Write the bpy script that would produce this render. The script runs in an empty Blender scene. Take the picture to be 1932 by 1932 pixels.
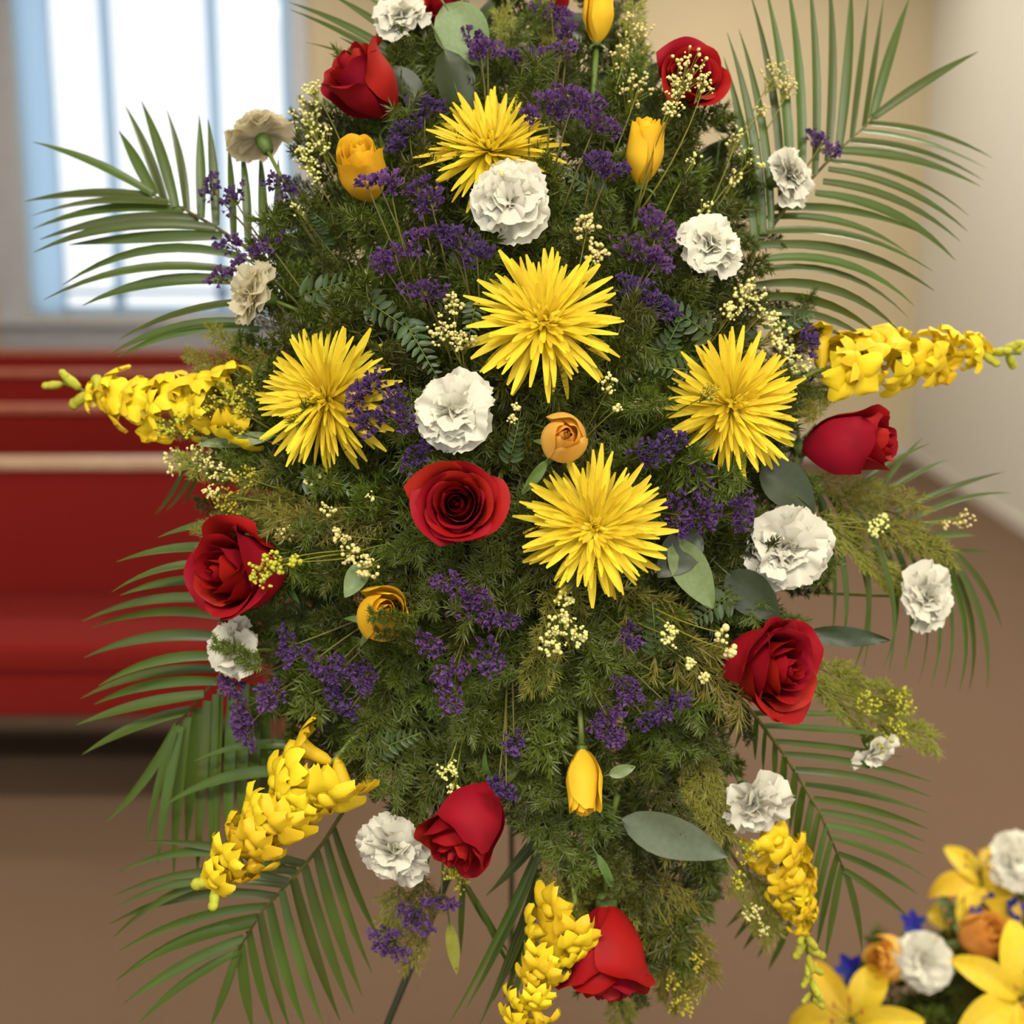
import bpy, math, random
from mathutils import Vector, Matrix, noise as mnoise

# ------------------------------------------------------------------ camera, world, light
scene = bpy.context.scene
COL = scene.collection
FPX, W = 2400.0, 1932.0
CAM = Vector((0.0, 0.0, 1.45))
PITCH = math.atan(466.0 / FPX)
RV = Vector((1, 0, 0))
FV = Vector((0, math.cos(PITCH), -math.sin(PITCH)))
UV = Vector((0, math.sin(PITCH), math.cos(PITCH)))

cam_d = bpy.data.cameras.new('camera')
cam_d.sensor_width = 36.0
cam_d.lens = FPX / W * 36.0
cam_d.clip_start = 0.05
cam_d.dof.use_dof = True
cam_d.dof.focus_distance = 1.17
cam_d.dof.aperture_fstop = 3.0
cam = bpy.data.objects.new('camera', cam_d)
COL.objects.link(cam)
cam.location = CAM
cam.rotation_euler = (math.pi / 2 - PITCH, 0, 0)
scene.camera = cam

world = bpy.data.worlds.new('daylight')
scene.world = world
world.use_nodes = True
bg = world.node_tree.nodes['Background']
bg.inputs[0].default_value = (0.93, 0.965, 1.0, 1)
bg.inputs[1].default_value = 0.80

def area_light(name, loc, sx, sy, power, col):
    l = bpy.data.lights.new(name, 'AREA')
    l.shape = 'RECTANGLE'; l.size = sx; l.size_y = sy; l.energy = power; l.color = col
    o = bpy.data.objects.new(name, l); COL.objects.link(o); o.location = loc
    return o
CEIL_Z = 4.0
LAMPS = [(-1.0, -1.6, 75), (1.0, -1.6, 75), (-2.2, 2.6, 5), (1.4, 2.6, 55), (-2.2, 5.9, 12), (1.4, 5.9, 40), (-2.2, 8.2, 12), (1.4, 8.2, 14)]
for (lx, ly, lp) in LAMPS:
    area_light('ceiling_lamp_light', (lx, ly, CEIL_Z - 0.075), 1.15, 0.55, lp, (1.0, 0.93, 0.82))

scene.view_settings.view_transform = 'Standard'
scene.view_settings.look = 'None'
scene.view_settings.gamma = 1.0
scene.view_settings.use_curve_mapping = False
scene.view_settings.exposure = 0.68
scene.cycles.max_bounces = 5
scene.cycles.diffuse_bounces = 2
scene.cycles.transmission_bounces = 3
scene.cycles.glossy_bounces = 2
scene.cycles.use_light_tree = False
scene.cycles.caustics_reflective = False
scene.cycles.caustics_refractive = False

# ------------------------------------------------------------------ helpers
rng = random.Random(7)
def U(a, b): return rng.uniform(a, b)

def P(px, py, d):
    return CAM + RV * ((px - 966) / FPX * d) - UV * ((py - 966) / FPX * d) + FV * d
def D(px, py):
    rr = ((px - 960) / 620.0) ** 2 + ((py - 950) / 850.0) ** 2
    return 1.15 + 0.12 * min(rr, 2.2)
def DV(r, u, t):                       # direction: right, up, toward the viewer
    return (RV * r + UV * u - FV * t).normalized()
def M(px, d): return px / FPX * d      # pixels to metres at that distance

def lin(c):
    return tuple((x / 12.92 if x <= 0.04045 else ((x + 0.055) / 1.055) ** 2.4) for x in [v / 255.0 for v in c]) + (1.0,)

def mat(name, rgb, rough=0.6, var=0.12, hue=0.015, scale=60.0, nstr=0.25, trans=0.0, spec=0.4, sheen=0.0, bump=0.0, rgb2=None, coat=0.0, metal=0.0):
    m = bpy.data.materials.new(name); m.use_nodes = True
    nt = m.node_tree; N = nt.nodes; L = nt.links
    b = N['Principled BSDF']; out = N['Material Output']
    b.inputs['Roughness'].default_value = rough
    b.inputs['Specular IOR Level'].default_value = spec
    b.inputs['Metallic'].default_value = metal
    if sheen: b.inputs['Sheen Weight'].default_value = sheen
    if coat: b.inputs['Coat Weight'].default_value = coat
    tc = N.new('ShaderNodeTexCoord')
    nz = N.new('ShaderNodeTexNoise'); nz.inputs['Scale'].default_value = scale; nz.inputs['Detail'].default_value = 1
    L.new(tc.outputs['Object'], nz.inputs['Vector'])
    mx = N.new('ShaderNodeMix'); mx.data_type = 'RGBA'
    mx.inputs[6].default_value = lin(rgb)
    c2 = rgb2 if rgb2 else tuple(max(0, v * (1 - nstr)) for v in rgb)
    mx.inputs[7].default_value = lin(c2)
    L.new(nz.outputs['Fac'], mx.inputs[0])
    oi = N.new('ShaderNodeObjectInfo')
    hs = N.new('ShaderNodeHueSaturation')
    mr = N.new('ShaderNodeMapRange'); mr.inputs[3].default_value = 1 - var; mr.inputs[4].default_value = 1 + var
    L.new(oi.outputs['Random'], mr.inputs[0]); L.new(mr.outputs[0], hs.inputs['Value'])
    mh = N.new('ShaderNodeMapRange'); mh.inputs[3].default_value = 0.5 - hue; mh.inputs[4].default_value = 0.5 + hue
    L.new(oi.outputs['Random'], mh.inputs[0]); L.new(mh.outputs[0], hs.inputs['Hue'])
    L.new(mx.outputs[2], hs.inputs['Color'])
    L.new(hs.outputs['Color'], b.inputs['Base Color'])
    if bump:
        bp = N.new('ShaderNodeBump'); bp.inputs['Strength'].default_value = bump; bp.inputs['Distance'].default_value = 0.002
        L.new(nz.outputs['Fac'], bp.inputs['Height']); L.new(bp.outputs[0], b.inputs['Normal'])
    if trans:
        tr = N.new('ShaderNodeBsdfTranslucent'); L.new(hs.outputs['Color'], tr.inputs['Color'])
        ms = N.new('ShaderNodeMixShader'); ms.inputs[0].default_value = trans
        L.new(b.outputs[0], ms.inputs[1]); L.new(tr.outputs[0], ms.inputs[2]); L.new(ms.outputs[0], out.inputs['Surface'])
    return m

MAT = dict(
    red=mat('red_rose_petal', (176, 18, 26), 0.62, 0.10, 0.006, 40, 0.25, 0.14, 0.2),
    yrose=mat('yellow_rose_petal', (254, 212, 56), 0.6, 0.08, 0.008, 45, 0.2, 0.34, 0.25, rgb2=(252, 198, 46)),
    orose=mat('orange_rose_petal', (255, 206, 100), 0.6, 0.06, 0.008, 45, 0.2, 0.34, 0.25, rgb2=(255, 194, 82)),
    orange=mat('deep_orange_rose_petal', (255, 180, 80), 0.6, 0.06, 0.008, 45, 0.2, 0.34, 0.25),
    mum=mat('chrysanthemum_petal', (253, 226, 62), 0.6, 0.07, 0.008, 30, 0.06, 0.35, 0.25),
    white=mat('carnation_petal', (240, 236, 215), 0.75, 0.05, 0.01, 40, 0.08, 0.25, 0.15),
    cream=mat('cream_carnation_petal', (244, 234, 200), 0.75, 0.05, 0.01, 40, 0.1, 0.5, 0.15),
    snap=mat('snapdragon_petal', (246, 220, 34), 0.55, 0.07, 0.012, 50, 0.12, 0.2, 0.3, rgb2=(240, 198, 40)),
    snapbud=mat('snapdragon_bud', (206, 206, 60), 0.55, 0.1, 0.012, 50, 0.2, 0.15, 0.3),
    lily=mat('lily_petal', (244, 206, 44), 0.5, 0.05, 0.008, 20, 0.12, 0.2, 0.35),
    blue=mat('royal_blue_petal', (26, 36, 150), 0.55, 0.15, 0.01, 50, 0.3, 0.1, 0.3),
    statice=mat('statice_floret', (108, 78, 128), 0.8, 0.16, 0.02, 300, 0.35, 0.1, 0.2, rgb2=(78, 50, 98)),
    bud=mat('cream_bud', (240, 234, 176), 0.7, 0.06, 0.02, 300, 0.2, 0.1, 0.2, rgb2=(222, 210, 96)),
    ybud=mat('yellow_green_bud', (206, 196, 74), 0.7, 0.1, 0.02, 300, 0.25, 0.1, 0.2, rgb2=(168, 164, 44)),
    palm=mat('palm_leaflet', (82, 102, 34), 0.40, 0.24, 0.02, 15, 0.25, 0.18, 0.5),
    fern=mat('fern_needles', (100, 113, 33), 0.45, 0.42, 0.018, 40, 0.45, 0.12, 0.4),
    fernl=mat('yellow_green_foliage', (158, 156, 56), 0.5, 0.18, 0.02, 40, 0.3, 0.2, 0.4),
    leather=mat('leatherleaf', (74, 96, 50), 0.42, 0.2, 0.02, 40, 0.3, 0.12, 0.5),
    leaf=mat('broad_leaf', (122, 142, 82), 0.42, 0.1, 0.02, 18, 0.2, 0.12, 0.5),
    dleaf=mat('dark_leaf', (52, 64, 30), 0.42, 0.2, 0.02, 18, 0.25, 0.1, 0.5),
    gleaf=mat('grey_green_leaf', (104, 116, 90), 0.5, 0.05, 0.01, 18, 0.15, 0.1, 0.4),
    stem=mat('green_stem', (112, 130, 48), 0.5, 0.15, 0.02, 40, 0.2),
    stemb=mat('olive_stem', (104, 98, 44), 0.6, 0.15, 0.02, 40, 0.2),
    sepal=mat('sepal', (96, 118, 52), 0.5, 0.12, 0.02, 40, 0.2, 0.1),
    foam=mat('floral_foam', (34, 58, 32), 0.9, 0.02, 0, 200, 0.3),
    wire=mat('dark_green_wire', (64, 72, 52), 0.35, 0.02, 0, 20, 0.1, metal=0.4),
    stamen=mat('stamen', (190, 110, 30), 0.7),
)

def me(name, verts, faces, m, smooth=True):
    d = bpy.data.meshes.new(name)
    d.from_pydata([tuple(v) for v in verts], [], faces)
    d.materials.append(MAT[m] if isinstance(m, str) else m)
    if smooth: d.polygons.foreach_set('use_smooth', [True] * len(d.polygons))
    d.update()
    return d
def ob(name, data, parent=None, mw=None, label=None, cat=None, group=None, kind=None):
    o = bpy.data.objects.new(name, data); COL.objects.link(o)
    if parent is not None: o.parent = parent
    if mw is not None: o.matrix_local = mw
    if label: o['label'] = label
    if cat: o['category'] = cat
    if group: o['group'] = group
    if kind: o['kind'] = kind
    return o
def thing(name, loc, label, cat, group=None, rot=None):
    mw = Matrix.Translation(loc)
    if rot is not None: mw = mw @ rot.to_4x4()
    o = ob(name, None, None, mw, label, cat, group)
    o.empty_display_size = 0.02
    return o

def frame(z, up=None, roll=0.0):
    z = z.normalized()
    up = up or UV
    if abs(z.dot(up)) > 0.98: up = RV
    x = up.cross(z).normalized(); y = z.cross(x)
    return Matrix((x, y, z)).transposed() @ Matrix.Rotation(roll, 3, 'Z')

class MB:
    def __init__(s): s.v = []; s.f = []
    def add(s, vs, fs):
        o = len(s.v); s.v += [Vector(v) for v in vs]; s.f += [tuple(i + o for i in f) for f in fs]
    def tube(s, pts, r0, r1, n=5, cap=True):
        rings = []; k = len(pts); o = len(s.v); prev = None
        for i, p in enumerate(pts):
            t = (pts[min(i + 1, k - 1)] - pts[max(i - 1, 0)])
            if t.length < 1e-9: t = Vector((0, 0, 1))
            t.normalize()
            a = prev if prev is not None else (Vector((0, 0, 1)) if abs(t.z) < 0.9 else Vector((1, 0, 0)))
            x = (a - t * a.dot(t))
            if x.length < 1e-6: x = t.orthogonal()
            x.normalize(); prev = x
            y = t.cross(x); r = r0 + (r1 - r0) * i / max(1, k - 1)
            for j in range(n):
                an = 2 * math.pi * j / n
                s.v.append(p + x * (math.cos(an) * r) + y * (math.sin(an) * r))
        for i in range(k - 1):
            for j in range(n):
                a = o + i * n + j; b = o + i * n + (j + 1) % n
                s.f.append((a, b, b + n, a + n))
        if cap:
            s.f.append(tuple(o + j for j in reversed(range(n)))); s.f.append(tuple(o + (k - 1) * n + j for j in range(n)))
    def box(s, a, b):
        x0, y0, z0 = a; x1, y1, z1 = b
        s.add([(x0, y0, z0), (x1, y0, z0), (x1, y1, z0), (x0, y1, z0), (x0, y0, z1), (x1, y0, z1), (x1, y1, z1), (x0, y1, z1)],
              [(0, 3, 2, 1), (4, 5, 6, 7), (0, 1, 5, 4), (1, 2, 6, 5), (2, 3, 7, 6), (3, 0, 4, 7)])
    def lathe(s, prof, n=10, mw=None):
        o = len(s.v)
        for (r, z) in prof:
            for j in range(n):
                a = 2 * math.pi * j / n
                v = Vector((r * math.cos(a), r * math.sin(a), z))
                s.v.append(mw @ v if mw else v)
        for i in range(len(prof) - 1):
            for j in range(n):
                a = o + i * n + j; b = o + i * n + (j + 1) % n
                s.f.append((a, b, b + n, a + n))
    def ico(s, c, r, sq=1.0, ax=None):
        t = (1 + 5 ** .5) / 2; k = r / math.sqrt(1 + t * t)
        vs = [(-1, t, 0), (1, t, 0), (-1, -t, 0), (1, -t, 0), (0, -1, t), (0, 1, t), (0, -1, -t), (0, 1, -t), (t, 0, -1), (t, 0, 1), (-t, 0, -1), (-t, 0, 1)]
        fs = [(0, 11, 5), (0, 5, 1), (0, 1, 7), (0, 7, 10), (0, 10, 11), (1, 5, 9), (5, 11, 4), (11, 10, 2), (10, 7, 6), (7, 1, 8), (3, 9, 4), (3, 4, 2), (3, 2, 6), (3, 6, 8), (3, 8, 9), (4, 9, 5), (2, 4, 11), (6, 2, 10), (8, 6, 7), (9, 8, 1)]
        s.add([Vector(c) + Vector(v) * k for v in vs], fs)
    def mesh(s, name, m, smooth=True): return me(name, s.v, s.f, m, smooth)

def bez(a, b, c, n):
    return [a * (1 - t) ** 2 + b * (2 * t * (1 - t)) + c * t * t for t in [i / n for i in range(n + 1)]]

FOAM = P(965, 1010, 1.37)
def stem_part(parent, start, mw_inv, axis, end=None, r=0.0025, m='stem', name='stem', n=8):
    """a stem from a flower head back to the foam"""
    end = end or FOAM + Vector((U(-.05, .05), U(-.02, .02), U(-.10, .12)))
    L = (end - start).length
    pts = bez(start, start - axis * (0.45 * L), end, n)
    b = MB(); b.tube([mw_inv @ p for p in pts], r, r * 1.1, 6)
    return ob(name, b.mesh('stem', m), parent)

# ------------------------------------------------------------------ the room
def struct(name, b, m, label=None, parent=None, smooth=False):
    o = ob(name, b.mesh(name, m, smooth), parent)
    if parent is None: o['kind'] = 'structure'
    if label: o['label'] = label
    return o

def surf_mat(name, c1, c2, scale, rough=0.85, bump=0.2, detail=2, dist=0.01, c3=None):
    m = bpy.data.materials.new(name); m.use_nodes = True
    N = m.node_tree.nodes; L = m.node_tree.links; b = N['Principled BSDF']
    b.inputs['Roughness'].default_value = rough; b.inputs['Specular IOR Level'].default_value = 0.25
    tc = N.new('ShaderNodeTexCoord')
    nz = N.new('ShaderNodeTexNoise'); nz.inputs['Scale'].default_value = scale; nz.inputs['Detail'].default_value = detail
    L.new(tc.outputs['Object'], nz.inputs['Vector'])
    rp = N.new('ShaderNodeValToRGB'); rp.color_ramp.elements[0].position = 0.35; rp.color_ramp.elements[1].position = 0.68
    rp.color_ramp.elements[0].color = lin(c1); rp.color_ramp.elements[1].color = lin(c2)
    L.new(nz.outputs['Fac'], rp.inputs[0])
    src = rp.outputs[0]
    if c3:
        n2 = N.new('ShaderNodeTexNoise'); n2.inputs['Scale'].default_value = 2.2; n2.inputs['Detail'].default_value = 2
        L.new(tc.outputs['Object'], n2.inputs['Vector'])
        mx = N.new('ShaderNodeMix'); mx.data_type = 'RGBA'; mx.inputs[7].default_value = lin(c3)
        m2 = N.new('ShaderNodeMath'); m2.operation = 'MULTIPLY'; m2.inputs[1].default_value = 0.5
        L.new(n2.outputs['Fac'], m2.inputs[0]); L.new(m2.outputs[0], mx.inputs[0]); L.new(src, mx.inputs[6]); src = mx.outputs[2]
    L.new(src, b.inputs['Base Color'])
    if bump >= 0.1:
        bp = N.new('ShaderNodeBump'); bp.inputs['Strength'].default_value = bump; bp.inputs['Distance'].default_value = dist
        L.new(nz.outputs['Fac'], bp.inputs['Height']); L.new(bp.outputs[0], b.inputs['Normal'])
    return m
M_carpet = surf_mat('brown_carpet', (90, 70, 52), (124, 100, 80), 260, 0.95, 0.5, c3=(112, 88, 68))
M_tan = surf_mat('tan_wall_paint', (208, 191, 156), (214, 198, 164), 30, 0.8, 0.05)
M_cream = surf_mat('pale_wall_paint', (226, 223, 211), (231, 228, 218), 30, 0.8, 0.05)
M_ceil = surf_mat('white_ceiling', (232, 226, 214), (238, 233, 222), 30, 0.9, 0.05)
M_frame = surf_mat('pale_grey_frame_paint', (196, 196, 200), (204, 205, 210), 20, 0.5, 0.02)
M_mull = surf_mat('daylight_tinted_bar', (206, 226, 240), (214, 232, 244), 20, 0.5, 0.02)  # blue tint of the daylight put into the colour of the bars
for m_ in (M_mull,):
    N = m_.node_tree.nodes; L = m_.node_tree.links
    tr = N.new('ShaderNodeBsdfTranslucent'); tr.inputs[0].default_value = lin((214, 232, 246)); ms = N.new('ShaderNodeMixShader'); ms.inputs[0].default_value = 0.85  # solid bars made translucent to imitate their backlit glow
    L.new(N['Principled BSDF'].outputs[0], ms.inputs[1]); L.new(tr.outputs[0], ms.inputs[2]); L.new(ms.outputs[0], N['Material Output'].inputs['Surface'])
M_red = surf_mat('red_pew_fabric', (136, 24, 18), (152, 32, 24), 180, 0.8, 0.25)
M_wood = surf_mat('pale_wood_rail', (214, 176, 140), (228, 196, 162), 25, 0.4, 0.05)
M_rwood = surf_mat('reddish_wood_rail', (188, 108, 84), (204, 124, 98), 25, 0.4, 0.05)
M_dwood = surf_mat('brown_pew_wood', (96, 58, 36), (116, 74, 48), 25, 0.5, 0.1)
M_base = surf_mat('baseboard_paint', (206, 199, 187), (214, 208, 197), 20, 0.5, 0.02)

b = MB(); b.box((-6, -3.0, -0.1), (4.2, 10.2, 0)); struct('floor', b, M_carpet, 'brown carpet floor')
# back wall with the window opening
BY = 9.6
WX0, WX1, WZ0, WZ1 = -3.60, -1.58, 1.08, 3.7
b = MB()
b.box((-6, BY, 0), (WX0, BY + 0.2, CEIL_Z)); b.box((WX1, BY, 0), (4.2, BY + 0.2, CEIL_Z))
b.box((WX0, BY, 0), (WX1, BY + 0.2, WZ0)); b.box((WX0, BY, WZ1), (WX1, BY + 0.2, CEIL_Z))
struct('wall_back', b, M_tan, 'tan back wall with a tall bright window')
# right wall, slightly turned, running toward the viewer
ra, rb = Vector((3.02, BY, 0)), Vector((2.08, -3.0, 0))
rd = (rb - ra).normalized(); rn = Vector((-rd.y, rd.x, 0)) * -1
if rn.x < 0: rn = -rn
b = MB(); q = [ra, rb, rb + rn * 0.15, ra + rn * 0.15]
b.add([*q, *[v + Vector((0, 0, CEIL_Z)) for v in q]], [(0, 1, 2, 3), (7, 6, 5, 4), (0, 4, 5, 1), (1, 5, 6, 2), (2, 6, 7, 3), (3, 7, 4, 0)])
struct('wall_right', b, M_cream, 'pale cream wall along the right side')
b = MB(); b.box((-6.15, -3, 0), (-6, BY, CEIL_Z)); struct('wall_left', b, M_tan, 'tan wall along the left side')
b = MB(); b.box((-6.15, -3, CEIL_Z), (4.2, BY + 0.2, CEIL_Z + 0.1)); struct('ceiling', b, M_ceil, 'white ceiling with lamp panels')

# window
glass = bpy.data.materials.new('window_glass'); glass.use_nodes = True
N = glass.node_tree.nodes; L = glass.node_tree.links
tb = N.new('ShaderNodeBsdfTransparent'); gb = N.new('ShaderNodeBsdfGlossy'); gb.inputs['Roughness'].default_value = 0.05
mxs = N.new('ShaderNodeMixShader'); fr = N.new('ShaderNodeFresnel'); fr.inputs[0].default_value = 1.3
L.new(fr.outputs[0], mxs.inputs[0]); L.new(tb.outputs[0], mxs.inputs[1]); L.new(gb.outputs[0], mxs.inputs[2])
L.new(mxs.outputs[0], N['Material Output'].inputs['Surface'])
win = ob('window_1', None, None, Matrix.Translation((WX0, BY, WZ0)), 'tall bright window with daylight-tinted bars and grey casing', None, None, 'structure')
ww, wh = WX1 - WX0, WZ1 - WZ0
def wpart(name, a, bb, m):
    b = MB(); b.box(a, bb); return ob(name, b.mesh(name, m, False), win)
wpart('casing', (-0.22, -0.03, -0.02), (0, 0.0, wh + 0.2), M_frame); wpart('casing', (ww, -0.03, -0.02), (ww + 0.12, 0.0, wh + 0.2), M_frame)
wpart('casing', (-0.22, -0.03, wh), (ww + 0.12, 0, wh + 0.22), M_frame)
wpart('window_sill', (-0.28, -0.10, -0.07), (ww + 0.2, 0.1, -0.02), M_frame)
wpart('apron', (-0.22, -0.025, -0.24), (ww + 0.12, 0.0, -0.07), M_frame)
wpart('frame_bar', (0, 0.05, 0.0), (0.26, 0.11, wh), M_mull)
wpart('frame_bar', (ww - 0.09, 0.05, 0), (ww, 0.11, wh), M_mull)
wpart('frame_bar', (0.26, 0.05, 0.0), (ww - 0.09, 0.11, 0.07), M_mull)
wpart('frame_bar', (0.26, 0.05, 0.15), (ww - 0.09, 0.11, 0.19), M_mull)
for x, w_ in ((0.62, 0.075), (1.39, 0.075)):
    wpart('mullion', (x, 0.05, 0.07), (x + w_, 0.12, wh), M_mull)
for x0, x1 in ((0.26, 0.60), (0.71, 1.38), (1.48, ww - 0.09)):
    wpart('pane', (x0, 0.08, 0.07), (x1, 0.086, wh), glass)

# baseboards
b = MB(); q = [ra - rn * 0.0 + Vector((0, 0, 0)), rb, rb - rn * 0.015, ra - rn * 0.015]
b.add([*q, *[v + Vector((0, 0, 0.07)) for v in q]], [(3, 2, 1, 0), (4, 5, 6, 7), (0, 1, 5, 4), (1, 2, 6, 5), (2, 3, 7, 6), (3, 0, 4, 7)])
struct('baseboard_right', b, M_base, 'pale baseboard under the cream wall')
b = MB(); b.box((-6, BY - 0.015, 0), (3.0, BY, 0.10)); struct('baseboard_back', b, M_base, 'pale baseboard under the tan wall')

# ceiling lamps
M_lamp = bpy.data.materials.new('lamp_diffuser'); M_lamp.use_nodes = True
e = M_lamp.node_tree.nodes['Principled BSDF']; e.inputs['Emission Color'].default_value = (1, .9, .75, 1); e.inputs['Emission Strength'].default_value = 3.0; M_lamp.cycles.emission_sampling = 'NONE'
for i, (lx, ly, lp) in enumerate(LAMPS):
    t = thing('ceiling_lamp', (lx, ly, CEIL_Z), 'flat rectangular ceiling lamp panel above the aisle', 'lamp', 'ceiling lamp panels')
    b = MB(); b.box((-0.62, -0.32, -0.06), (0.62, 0.32, 0)); ob('housing', b.mesh('housing', M_frame, False), t)
    b = MB(); b.box((-0.58, -0.28, -0.066), (0.58, 0.28, -0.06)); ob('diffuser', b.mesh('diffuser', M_lamp, False), t)

# pews facing the viewer
def rbox(b, a, c, r=0.03):
    """box with rounded front/top edges along X"""
    (x0, y0, z0), (x1, y1, z1) = a, c
    pr = []
    for cy, cz, a0 in ((y1 - r, z1 - r, 0), (y0 + r, z1 - r, 90), (y0 + r, z0 + r, 180), (y1 - r, z0 + r, 270)):
        for k in range(5):
            an = math.radians(a0 + k * 22.5); pr.append((cy + r * math.cos(an), cz + r * math.sin(an)))
    n = len(pr); o = len(b.v)
    for x in (x0, x1): b.v += [Vector((x, y, z)) for y, z in pr]
    for i in range(n): b.f.append((o + i, o + (i + 1) % n, o + n + (i + 1) % n, o + n + i))
    b.f.append(tuple(o + i for i in range(n))); b.f.append(tuple(o + n + i for i in reversed(range(n))))
order = ['front', 'second', 'third', 'rearmost']
for i, y in enumerate((3.80, 5.28, 7.06, 8.75)):
    x0, x1 = -5.6, -0.62
    t = thing('church_pew', (x1, y, 0), ('%s red upholstered pew with pale wood top rail, left of the flowers' if i == 0 else '%s red upholstered pew with reddish top rail, left of the flowers') % order[i], 'pew', 'red pews facing the viewer')
    def pp(name, a, c, m, r=None):
        b = MB()
        if r: rbox(b, a, c, r)
        else: b.box(a, c)
        ob(name, b.mesh(name, m, bool(r)), t)
    w = x0 - x1
    pp('backrest', (w, 0.0, 0.42), (-0.04, 0.07, 0.84), M_red, 0.02)
    pp('top_rail', (w, -0.015, 0.84), (-0.02, 0.09, 0.875), M_wood if i == 0 else M_rwood, 0.012)
    pp('seat_cushion', (w, -0.54, 0.36), (-0.04, 0.0, 0.46), M_red, 0.035)
    pp('front_valance', (w, -0.53, 0.25), (-0.04, -0.49, 0.37), M_red, 0.012)
    pp('seat_board', (w, -0.49, 0.33), (-0.04, 0.05, 0.36), M_dwood)
    pp('back_board', (w, 0.07, 0.10), (-0.04, 0.095, 0.84), M_dwood)
    pp('end_panel', (-0.04, -0.54, 0.0), (0.0, 0.10, 0.62), M_dwood, 0.02)
    for lx in (w + 0.05, w / 2):
        pp('leg', (lx, -0.40, 0.0), (lx + 0.04, 0.05, 0.34), M_dwood)

# ------------------------------------------------------------------ easel and foam
el = thing('easel', Vector((FOAM.x, FOAM.y + 0.05, 0)), 'dark green wire easel leg showing under the flower spray', 'easel')
inv = el.matrix_world.inverted() if False else Matrix.Translation(-Vector((FOAM.x, FOAM.y + 0.05, 0)))
top = FOAM + Vector((0, 0.09, 0.45))
for hi, low in ((P(952, 1400, 1.43), P(738, 1915, 1.46)), (P(1000, 1400, 1.43), P(1180, 1915, 1.46)), (top, None)):
    b = MB()
    if low is None: pts = [top, Vector((top.x, top.y + 0.55, 0.0))]
    else:
        k = hi - low; pts = [hi + k * .9, low - k * (low.z / k.z)]
    b.tube([inv @ p for p in pts], 0.0042, 0.0042, 8); ob('leg', b.mesh('leg', 'wire'), el)
b = MB(); b.tube([inv @ (FOAM + Vector((-0.16, 0.075, -0.14))), inv @ (FOAM + Vector((0.16, 0.075, -0.14)))], 0.005, 0.005, 8); ob('cross_bar', b.mesh('cross_bar', 'wire'), el)
fm = thing('floral_foam', FOAM, 'dark green foam block hidden behind the middle of the spray', 'foam')
b = MB(); rbox(b, (-0.10, -0.045, -0.22), (0.10, 0.055, 0.24), 0.03); ob('block', b.mesh('block', 'foam'), fm)
b = MB()
for z in (-0.14, 0.0, 0.14): b.box((-0.106, -0.05, z), (0.106, 0.06, z + 0.006))
ob('cage', b.mesh('cage', 'wire', False), fm)

# ------------------------------------------------------------------ flower builders
def rose_petal(R, H, A, opn, curl, tuck, seed, m, nu=10, nv=10, point=0.0):
    r_ = random.Random(seed); ph = r_.uniform(0, 6.3); tw = r_.uniform(0.06, 0.16)
    vs = []; fs = []
    for j in range(nv + 1):
        v = j / nv
        w = A * (0.42 + 0.58 * math.sin(math.pi / 2 * min(1, v / 0.55))) * (1 - 0.30 * max(0, (v - 0.72) / 0.28) ** 2)
        for i in range(nu + 1):
            u = -1 + 2 * i / nu
            rr = R * (0.22 + 0.78 * math.sin(math.pi / 2 * min(1, v / 0.55)) ** 0.8)
            rr *= 1 + opn * v * v - tuck * max(0, v - 0.5) * 1.2
            rr *= 1 + tw * u * 0.7
            edge = 1 - 0.13 * abs(u) ** 2.5 + point * max(0, 1 - abs(u) * 2.2)
            z = H * v * edge
            c = max(0, (v - 0.68) / 0.32)
            cc = max(c, max(0, abs(u) - 0.72) / 0.28 * 0.55 * v)
            k = curl * (0.75 + 0.35 * math.sin(2.2 * u + ph))
            rr += k * R * 0.75 * cc ** 1.6
            z -= k * H * 0.26 * cc ** 2.4
            rr += 0.022 * R * math.sin(5 * u + ph + 3 * v) * v
            z += 0.012 * H * math.sin(7 * u + ph) * v
            a = u * w
            vs.append((rr * math.cos(a), rr * math.sin(a), z))
    for j in range(nv):
        for i in range(nu):
            a = j * (nu + 1) + i; fs.append((a, a + 1, a + nu + 2, a + nu + 1))
    return me('petal', vs, fs, m)

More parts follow.
